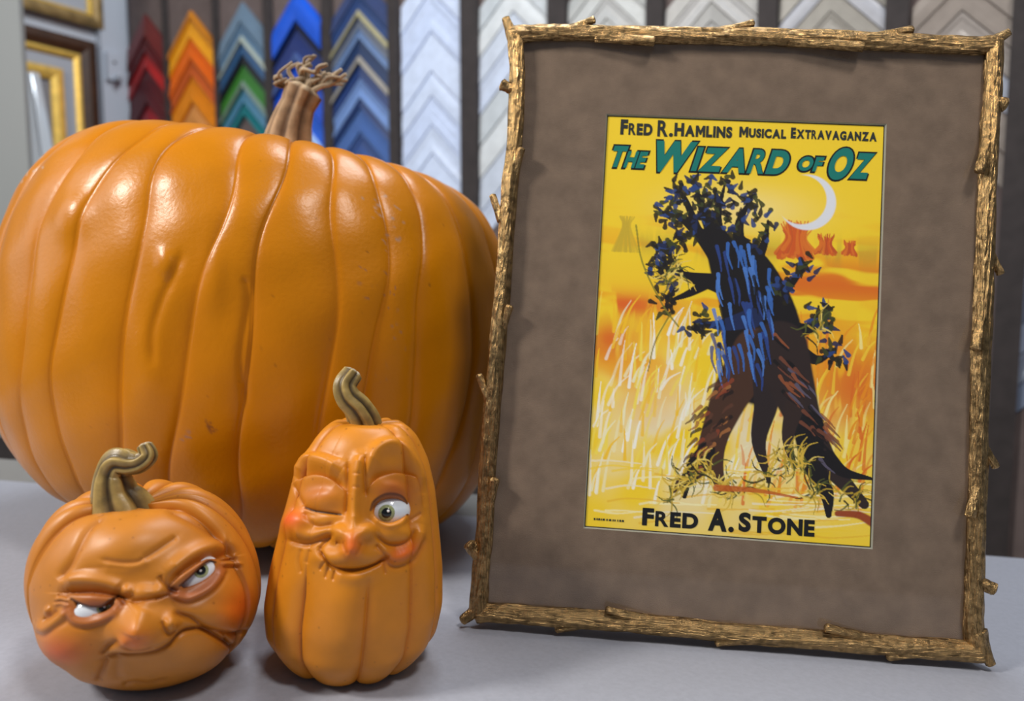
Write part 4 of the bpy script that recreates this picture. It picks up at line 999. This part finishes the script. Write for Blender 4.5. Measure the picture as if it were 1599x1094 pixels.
# ------------------------------------------------------------------ background: display board of moulding corner samples
BG = {'columns': [{'samples': [(0.8035, 0.0491, (108, 24, 26), 'flat', None, 'dark red frame sample, topmost of the red column', 'red frame samples'),
                          (0.754, 0.0329, (92, 20, 24), 'step', None, 'dark crimson frame sample, second in the red column', 'red frame samples'),
                          (0.7207, 0.0331, (180, 32, 34), 'flat', None, 'bright red frame sample in the red column', 'red frame samples'),
                          (0.6872, 0.0807, (88, 26, 34), 'step', None, 'maroon frame sample below the bright red one', 'red frame samples'),
                          (0.6057, 0.0719, (152, 26, 42), 'round', None, 'crimson frame sample, lowest in view of the red column', 'red frame samples')],
              'w': 0.1355,
              'x': 0.0043},
             {'samples': [(0.7835, 0.0195, (196, 122, 20), 'round', None, 'ochre frame sample, topmost of the orange column', 'orange frame samples'),
                          (0.7638, 0.0366, (244, 164, 4), 'flat', None, 'golden yellow frame sample in the orange column', 'orange frame samples'),
                          (0.7269, 0.0447, (232, 106, 14), 'step', None, 'bright orange frame sample below the golden yellow one', 'orange frame samples'),
                          (0.6817, 0.0344, (198, 92, 34), 'cove', None, 'brownish orange frame sample in the orange column', 'orange frame samples'),
                          (0.647, 0.0559, (226, 134, 14), 'step', None, 'light orange frame sample, second lowest of the orange column', 'orange frame samples'),
                          (0.5905, 0.0498, (214, 142, 72), 'round', None, 'tan frame sample, lowest in view of the orange column', 'orange frame samples')],
              'w': 0.1533,
              'x': 0.1644},
             {'samples': [(0.7724, 0.0396, (106, 130, 152), 'step', None, 'grey blue frame sample, topmost of the green column', 'blue and green frame samples'),
                          (0.7324, 0.0399, (92, 122, 150), 'cove', (160, 170, 160), 'slate blue frame sample with a pale inner lip', 'blue and green frame samples'),
                          (0.6921, 0.0226, (52, 92, 136), 'flat', None, 'mid blue frame sample above the black one', 'blue and green frame samples'),
                          (0.6693, 0.0201, (14, 16, 24), 'flat', None, 'black frame sample in the green column', 'blue and green frame samples'),
                          (0.649, 0.048, (48, 116, 38), 'flat', (110, 130, 120), 'green frame sample below the black one', 'blue and green frame samples'),
                          (0.6005, 0.028, (72, 128, 160), 'flat', None, 'light blue frame sample below the green one', 'blue and green frame samples'),
                          (0.5722, 0.0249, (12, 112, 120), 'step', None, 'teal frame sample, lowest in view of the green column', 'blue and green frame samples')],
              'w': 0.1446,
              'x': 0.3275},
             {'samples': [(0.7695, 0.0602, (12, 86, 214), 'round', None, 'bright blue frame sample, topmost of its column', 'bright blue frame samples'),
                          (0.7087, 0.013, (14, 16, 34), 'flat', None, 'near black strip standing for the shadow line under the bright blue frame sample', 'bright blue frame samples'),  # thin dark piece, its colour stands for shade under the overlapping sample
                          (0.6955, 0.0645, (28, 48, 112), 'step', (60, 84, 140), 'navy frame sample with a lighter line, behind the big stem',
                           'bright blue frame samples'),
                          (0.6304, 0.0627, (10, 74, 196), 'flat', None, 'bright blue frame sample beside the frayed pumpkin stem', 'bright blue frame samples'),
                          (0.5671, 0.0559, (24, 90, 204), 'cove', (150, 180, 225), 'bright blue frame sample with a pale lip, lowest of its column',
                           'bright blue frame samples')],
              'w': 0.1326,
              'x': 0.4826},
             {'samples': [(0.765, 0.0334, (44, 62, 110), 'step', None, 'navy frame sample cut by the top of the view', 'navy frame samples'),
                          (0.7313, 0.0426, (36, 66, 122), 'cove', (158, 152, 116), 'navy frame sample with a tan lip', 'navy frame samples'),
                          (0.6883, 0.018, (112, 120, 136), 'flat', None, 'grey frame sample in the navy column', 'navy frame samples'),
                          (0.6701, 0.0181, (112, 140, 184), 'cove', None, 'pale blue frame sample in the navy column', 'navy frame samples'),
                          (0.6519, 0.0454, (14, 44, 88), 'flat', (150, 145, 135), 'deep navy frame sample with a greyish lip', 'navy frame samples'),
                          (0.6061, 0.0251, (38, 62, 118), 'flat', None, 'dark blue frame sample in the lower navy column', 'navy frame samples'),
                          (0.5807, 0.0367, (110, 142, 198), 'cove', None, 'light blue frame sample in the lower navy column', 'navy frame samples'),
                          (0.5437, 0.0161, (34, 56, 106), 'flat', None, 'dark blue frame sample above the lowest blue ones', 'navy frame samples'),
                          (0.5274, 0.0462, (62, 98, 162), 'step', None, 'medium blue frame sample, second lowest of the navy column', 'navy frame samples'),
                          (0.4807, 0.0412, (50, 78, 138), 'cove', None, 'medium dark blue frame sample, lowest of the navy column', 'navy frame samples')],
              'w': 0.1423,
              'x': 0.6449},
             {'samples': [(0.7579, 0.0505, (204, 218, 244), 'step', None, 'white frame sample, topmost in the column beside the navy one',
                           'white frame samples left of the gold frame'),
                          (0.7069, 0.0679, (198, 213, 243), 'cove', None, 'white frame sample, second from the top in the column beside the navy one',
                           'white frame samples left of the gold frame'),
                          (0.6383, 0.0665, (206, 220, 246), 'flat', None, 'white frame sample, third from the top in the column beside the navy one',
                           'white frame samples left of the gold frame'),
                          (0.5711, 0.0411, (204, 218, 244), 'round', None, 'white frame sample, fourth from the top in the column beside the navy one',
                           'white frame samples left of the gold frame'),
                          (0.5296, 0.0501, (198, 213, 243), 'step', None, 'white frame sample, fifth from the top in the column beside the navy one',
                           'white frame samples left of the gold frame'),
                          (0.479, 0.0483, (206, 220, 246), 'cove', None, 'white frame sample, sixth from the top in the column beside the navy one',
                           'white frame samples left of the gold frame'),
                          (0.4302, 0.043, (204, 218, 244), 'flat', None, 'white frame sample, seventh from the top in the column beside the navy one',
                           'white frame samples left of the gold frame')],
              'w': 0.1338,
              'x': 0.8066},
             {'samples': [(0.7269, 0.0396, (190, 198, 204), 'flat', None, 'white frame sample, topmost in the column by the gold frame corner',
                           'white frame samples beside the gold frame corner'),
                          (0.687, 0.0418, (210, 216, 220), 'round', None, 'white frame sample, second from the top in the column by the gold frame corner',
                           'white frame samples beside the gold frame corner'),
                          (0.6447, 0.0441, (196, 206, 222), 'step', None, 'white frame sample, third from the top in the column by the gold frame corner',
                           'white frame samples beside the gold frame corner'),
                          (0.6002, 0.0484, (198, 210, 232), 'cove', None, 'white frame sample, fourth from the top in the column by the gold frame corner',
                           'white frame samples beside the gold frame corner'),
                          (0.5513, 0.0509, (190, 198, 204), 'flat', None, 'white frame sample, fifth from the top in the column by the gold frame corner',
                           'white frame samples beside the gold frame corner'),
                          (0.4999, 0.0554, (210, 216, 220), 'round', None, 'white frame sample, sixth from the top in the column by the gold frame corner',
                           'white frame samples beside the gold frame corner'),
                          (0.444, 0.0579, (196, 206, 222), 'step', None, 'white frame sample, seventh from the top in the column by the gold frame corner',
                           'white frame samples beside the gold frame corner'),
                          (0.3854, 0.0516, (198, 210, 232), 'cove', None, 'white frame sample, eighth from the top in the column by the gold frame corner',
                           'white frame samples beside the gold frame corner')],
              'w': 0.1325,
              'x': 0.9737},
             {'samples': [(0.7053, 0.0333, (168, 172, 172), 'round', None, 'pale grey frame sample, topmost above the top left of the gold frame',
                           'pale grey frame samples'),
                          (0.6717, 0.0316, (184, 188, 188), 'step', None, 'pale grey frame sample, second from the top above the top left of the gold frame',
                           'pale grey frame samples'),
                          (0.6397, 0.0337, (174, 176, 176), 'cove', None, 'pale grey frame sample, third from the top above the top left of the gold frame',
                           'pale grey frame samples'),
                          (0.6057, 0.03, (168, 172, 172), 'flat', None, 'pale grey frame sample, fourth from the top above the top left of the gold frame',
                           'pale grey frame samples')],
              'w': 0.1309,
              'x': 1.1399},
             {'samples': [(0.6691, 0.0329, (158, 158, 156), 'step', None, 'grey frame sample, topmost above the middle of the gold frame', 'grey frame samples'),
                          (0.6358, 0.0331, (170, 170, 170), 'cove', None, 'grey frame sample, second from the top above the middle of the gold frame',
                           'grey frame samples'),
                          (0.6024, 0.0263, (150, 150, 148), 'flat', None, 'grey frame sample, third from the top above the middle of the gold frame',
                           'grey frame samples'),
                          (0.5759, 0.0234, (158, 158, 156), 'round', None, 'grey frame sample, fourth from the top above the middle of the gold frame',
                           'grey frame samples')],
              'w': 0.1361,
              'x': 1.3015},
             {'samples': [(0.6515, 0.0306, (150, 146, 138), 'flat', None, 'beige grey frame sample, topmost above the right half of the gold frame',
                           'beige grey frame samples'),
                          (0.6206, 0.0291, (172, 174, 182), 'round', None, 'beige grey frame sample, second from the top above the right half of the gold frame',
                           'beige grey frame samples'),
                          (0.5912, 0.0292, (150, 146, 138), 'step', None, 'beige grey frame sample, third from the top above the right half of the gold frame',
                           'beige grey frame samples'),
                          (0.5617, 0.026, (150, 146, 138), 'cove', None, 'beige grey frame sample, fourth from the top above the right half of the gold frame',
                           'beige grey frame samples')],
              'w': 0.1317,
              'x': 1.4613},
             {'samples': [(0.6053, 0.0346, (150, 140, 132), 'round', None, 'beige frame sample, topmost behind the upper right corner of the gold frame',
                           'beige frame samples'),
                          (0.5704, 0.0332, (146, 136, 128), 'step', None, 'beige frame sample, second from the top behind the upper right corner of the gold frame',
                           'beige frame samples'),
                          (0.5368, 0.0349, (156, 148, 142), 'cove', None, 'beige frame sample, third from the top behind the upper right corner of the gold frame',
                           'beige frame samples'),
                          (0.5015, 0.0412, (176, 182, 196), 'flat', None, 'beige frame sample, fourth from the top behind the upper right corner of the gold frame',
                           'beige frame samples'),
                          (0.4599, 0.0461, (150, 140, 132), 'round', None, 'beige frame sample, fifth from the top behind the upper right corner of the gold frame',
                           'beige frame samples'),
                          (0.4133, 0.0411, (146, 136, 128), 'step', None, 'beige frame sample, sixth from the top behind the upper right corner of the gold frame',
                           'beige frame samples')],
              'w': 0.1088,
              'x': 1.6123},
             {'samples': [(0.2792, 0.037, (140, 150, 170), 'flat', None, 'bluish white frame sample, topmost at the right edge of the view',
                           'bluish white frame samples at the right edge'),
                          (0.2418, 0.0372, (120, 132, 156), 'round', None, 'bluish white frame sample, second from the top at the right edge of the view',
                           'bluish white frame samples at the right edge'),
                          (0.2042, 0.0374, (160, 172, 196), 'step', None, 'bluish white frame sample, third from the top at the right edge of the view',
                           'bluish white frame samples at the right edge'),
                          (0.1664, 0.0376, (140, 150, 170), 'cove', None, 'bluish white frame sample, fourth from the top at the right edge of the view',
                           'bluish white frame samples at the right edge'),
                          (0.1284, 0.0335, (120, 132, 156), 'flat', None, 'bluish white frame sample, fifth from the top at the right edge of the view',
                           'bluish white frame samples at the right edge')],
              'w': 0.1082,
              'x': 1.7413}],
 'left': {'glass': ((-0.9212, 1.5, 0.5991), (-0.8973, 1.47, 0.4069)),
          'hook': (0.0391, 0.6868),
          'picture': (-0.4198, -0.0798, 0.3124, 0.7324, 0.0335, 0.0463, 0.0741, 0.0986),
          'picture_top': (-0.4189, -0.0589, 0.7658, 1.0658, 0.022, 0.03),
          'pillar': (-0.98, -0.8861, 1.42),
          'post': 0.0664,
          'theta': -1.0343,
          'x': -0.8988,
          'y': 1.8374},
 'pitch': 0.16239730984537776,
 'strips': [(0.5655, 0.0215, 'narrow dark strip between the bright blue and the navy frame samples'),
            (0.7264, 0.0192, 'dark strip between the navy and the white frame samples'),
            (0.8905, 0.0327, 'wide dark strip left of the gold frame between the white samples'), (1.0573, 0.0322, 'dark strip above the top left of the gold frame'),
            (1.2194, 0.0261, 'dark strip above the middle of the gold frame between the pale grey and grey samples'),
            (1.3816, 0.026, 'dark strip above the gold frame between the beige and grey samples'), (1.5413, 0.0267, 'dark strip above the right part of the gold frame'),
            (1.6788, 0.0283, 'dark strip at the right edge beyond the gold frame'),
            (0.4052, 0.0184, 'narrow dark strip between the green and the bright blue frame samples'),
            (0.2481, 0.0101, 'narrow dark strip between the orange and the green frame samples'),
            (0.0799, 0.009, 'narrow dark strip between the red and the orange frame samples')],
 'theta': 0.5364917396262668,
 'x0': -0.84,
 'y0': 1.8025}
TILT = Matrix.Translation((0, 0, CAM_H)) @ Matrix.Rotation(-ROLL, 4, 'Y') @ Matrix.Translation((0, 0, -CAM_H))
def board_matrix(x, y, yaw):
    return TILT @ Matrix.Translation((x, y, 0)) @ Matrix.Rotation(yaw, 4, 'Z')
BM = board_matrix(BG['x0'], BG['y0'], -BG['theta'])           # board space: x along, z up, -y towards the room
pitch = BG['pitch']
def put(o, M_): o.matrix_world = M_; return o
bo = Geo().box(-.06, 13 * pitch, .0, .03, -.93, 1.0).build('wall_back', M['board'], smooth=False)
tag(put(bo, BM), kind='structure')
def chevron(profile, w, t):
    """corner sample: two mitred arms; profile = (fraction down, depth) list, front side"""
    G = Geo()
    pr_ = [(0.0, 0.0)] + profile + [(1.0, 0.0)]
    n = len(pr_); xs = (-w / 2, 0, w / 2)
    v = [(x, -d_, -abs(x) - s_ * t) for x in xs for s_, d_ in pr_]
    f = []
    for a in range(2):
        for i in range(n):
            j = (i + 1) % n
            f.append((a * n + i, a * n + j, (a + 1) * n + j, (a + 1) * n + i))
    f += [tuple(range(n)), tuple(2 * n + i for i in range(n))[::-1]]
    return G.add(v, f)
PROF = {
    'flat': [(.02, .005), (.5, .007), (.97, .009)],
    'cove': [(.02, .007), (.18, .007), (.30, .0045), (.62, .005), (.80, .009), (.97, .009)],
    'step': [(.02, .005), (.34, .005), (.36, .0075), (.68, .0075), (.70, .010), (.97, .010)],
    'round': [(.02, .004), (.2, .008), (.45, .010), (.7, .010), (.97, .009)],
}
for col in BG['columns']:
    for (z, t_, rgb, prof, lip, label, grp) in col['samples']:
        o = chevron([(a_, d_ * (.38 if 'white' in grp or 'grey' in grp or 'beige' in grp else 1)) for a_, d_ in PROF[prof]], col['w'], t_).build('moulding_sample', sample_mat(rgb), smooth=False)
        put(o, BM @ Matrix.Translation((col['x'], 0, z)))
        tag(o, label, 'frame sample', grp)
        if lip:
            l_ = chevron([(.02, .0095), (.5, .0115), (.97, .0120)], col['w'] * .985, t_ * .26).build('lip', sample_mat(lip), o, smooth=False)
            l_.location = (0, -.0006, -t_ * .70)
for (x, w, label) in BG['strips']:
    o = Geo().box(x - w / 2, x + w / 2, -.012, 0, -.55, .95).build('divider_strip', M['strip'], smooth=False)
    tag(put(o, BM), label, 'divider')

# left return wall with white posts and two hung pictures (s runs from the corner towards the viewer)
LW = BG['left']
LM = board_matrix(LW['x'], LW['y'], -LW['theta'])            # x axis points from the viewer side into the corner
wl = Geo().box(-.6, .03, .018, .05, -.93, 1.0).build('wall_left', M['white_paint'], smooth=False)
tag(put(wl, LM), kind='structure')
po = Geo().box(-LW['post'], .0, 0, .018, -.93, 1.0).build('trim_1', M['white_paint'], smooth=False)
tag(put(po, LM), kind='structure')
hk = empty('wall_hook'); put(hk, LM @ Matrix.Translation((-LW['hook'][0], 0, LW['hook'][1])))
tag(hk, 'small white plastic hook plate on the white door post', 'hook')
Geo().box(-.020, .016, -.010, 0, -.030, .030).build('plate', M['white_paint'], hk, smooth=False)
Geo().tube([(0, -.009, -.022), (0, -.020, -.028), (0, -.024, -.016)], [.006, .006, .006], 8, None, 3).build('peg', M['white_paint'], hk)
Geo().tube([(-.003, -.009, .010), (-.003, -.013, .010)], [.003, .003], 10, None, 1).build('screw', M['metal_leg'], hk)
def picture(name, label, xa, xb, za, zb, layers):
    """layers: (name, inset0, inset1, depth0, depth1, material) mitred rings, then a flat centre"""
    root = empty(name); put(root, LM @ Matrix.Translation((0, .018, 0)))
    tag(root, label, 'framed picture')
    for (nm, i0, i1, d0, d1, mt_) in layers:
        if i1 is None:
            Geo().box(xa + i0, xb - i0, -d0, -.001, za + i0, zb - i0).build(nm, M[mt_], root, smooth=False); continue
        v, f = [], []
        for (ins, d_) in ((i0, .001), (i0, d0), ((i0 + i1) / 2, max(d0, d1) * 1.05), (i1, d1), (i1, .001)):
            v += [(xa + ins, -d_, za + ins), (xb - ins, -d_, za + ins), (xb - ins, -d_, zb - ins), (xa + ins, -d_, zb - ins)]
        for a in range(4):
            for i in range(4):
                f.append((a * 4 + i, a * 4 + (i + 1) % 4, a * 4 + 4 + (i + 1) % 4, a * 4 + 4 + i))
        mesh(nm, v, f, M[mt_], root, smooth=False)
    return root
A = LW['picture']
picture('framed_picture', 'dark brown framed picture with gold inner frames on the white left wall', A[0], A[1], A[2], A[3],
        [('outer_frame', 0, A[4], .022, .016, 'wood_dark'), ('gold_sight_edge', A[4], A[5], .017, .012, 'gilt'), ('mat', A[5], A[6], .009, .009, 'grey_mat'),
         ('gold_fillet', A[6], A[7], .018, .014, 'gilt'), ('picture', A[7], None, .008, 0, 'grey_print')])
A = LW['picture_top']
picture('framed_picture', 'gold and brown picture frame hanging above the dark one, cut by the view', A[0], A[1], A[2], A[3],
        [('outer_frame', 0, A[4], .022, .020, 'gilt_brown'), ('gold_sight_edge', A[4], A[5], .018, .012, 'gilt'), ('mat', A[5], None, .008, 0, 'grey_mat')])
pi_ = LW['pillar']
bb = Geo().box(pi_[0], pi_[1] + .004, pi_[2] - .012, pi_[2] + .014, -.93, -.085).build('dark_base_left', M['strip'], smooth=False)  # added dark box that darkens the lower part of the pillar
tag(put(bb, TILT), kind='structure')
pm = Geo().box(pi_[0], pi_[1], pi_[2], pi_[2] + .012, -.93, 1.0).build('trim_2', M['grey_paint'], smooth=False)
tag(put(pm, TILT), kind='structure')
gp = empty('bevelled_glass'); put(gp, TILT @ Matrix.Translation(LW['glass'][0]))
tag(gp, 'clear faceted glass ornament standing tall beside the grey pillar', 'glass ornament')

g0, g1 = [Vector(p) for p in LW['glass']]
dn = (g1 - g0); ln_ = (FLOOR - g0.z) / dn.z
v, f = [], []
for t_, wa in ((0, .012), (1.0, .030), (ln_, .044)):
    c = dn * t_
    for (ox, oy) in ((-wa, .006), (-wa * .45, -.010), (wa * .1, -.002), (wa * .5, -.010), (wa, .006)):
        v.append((c.x + ox, c.y + oy, c.z))
for a in range(2):
    for i in range(5):
        f.append((a * 5 + i, a * 5 + (i + 1) % 5, a * 5 + 5 + (i + 1) % 5, a * 5 + 5 + i))
f += [(0, 1, 2, 3, 4), (14, 13, 12, 11, 10)]
mesh('glass_body', v, f, M['facet'], gp, smooth=False)
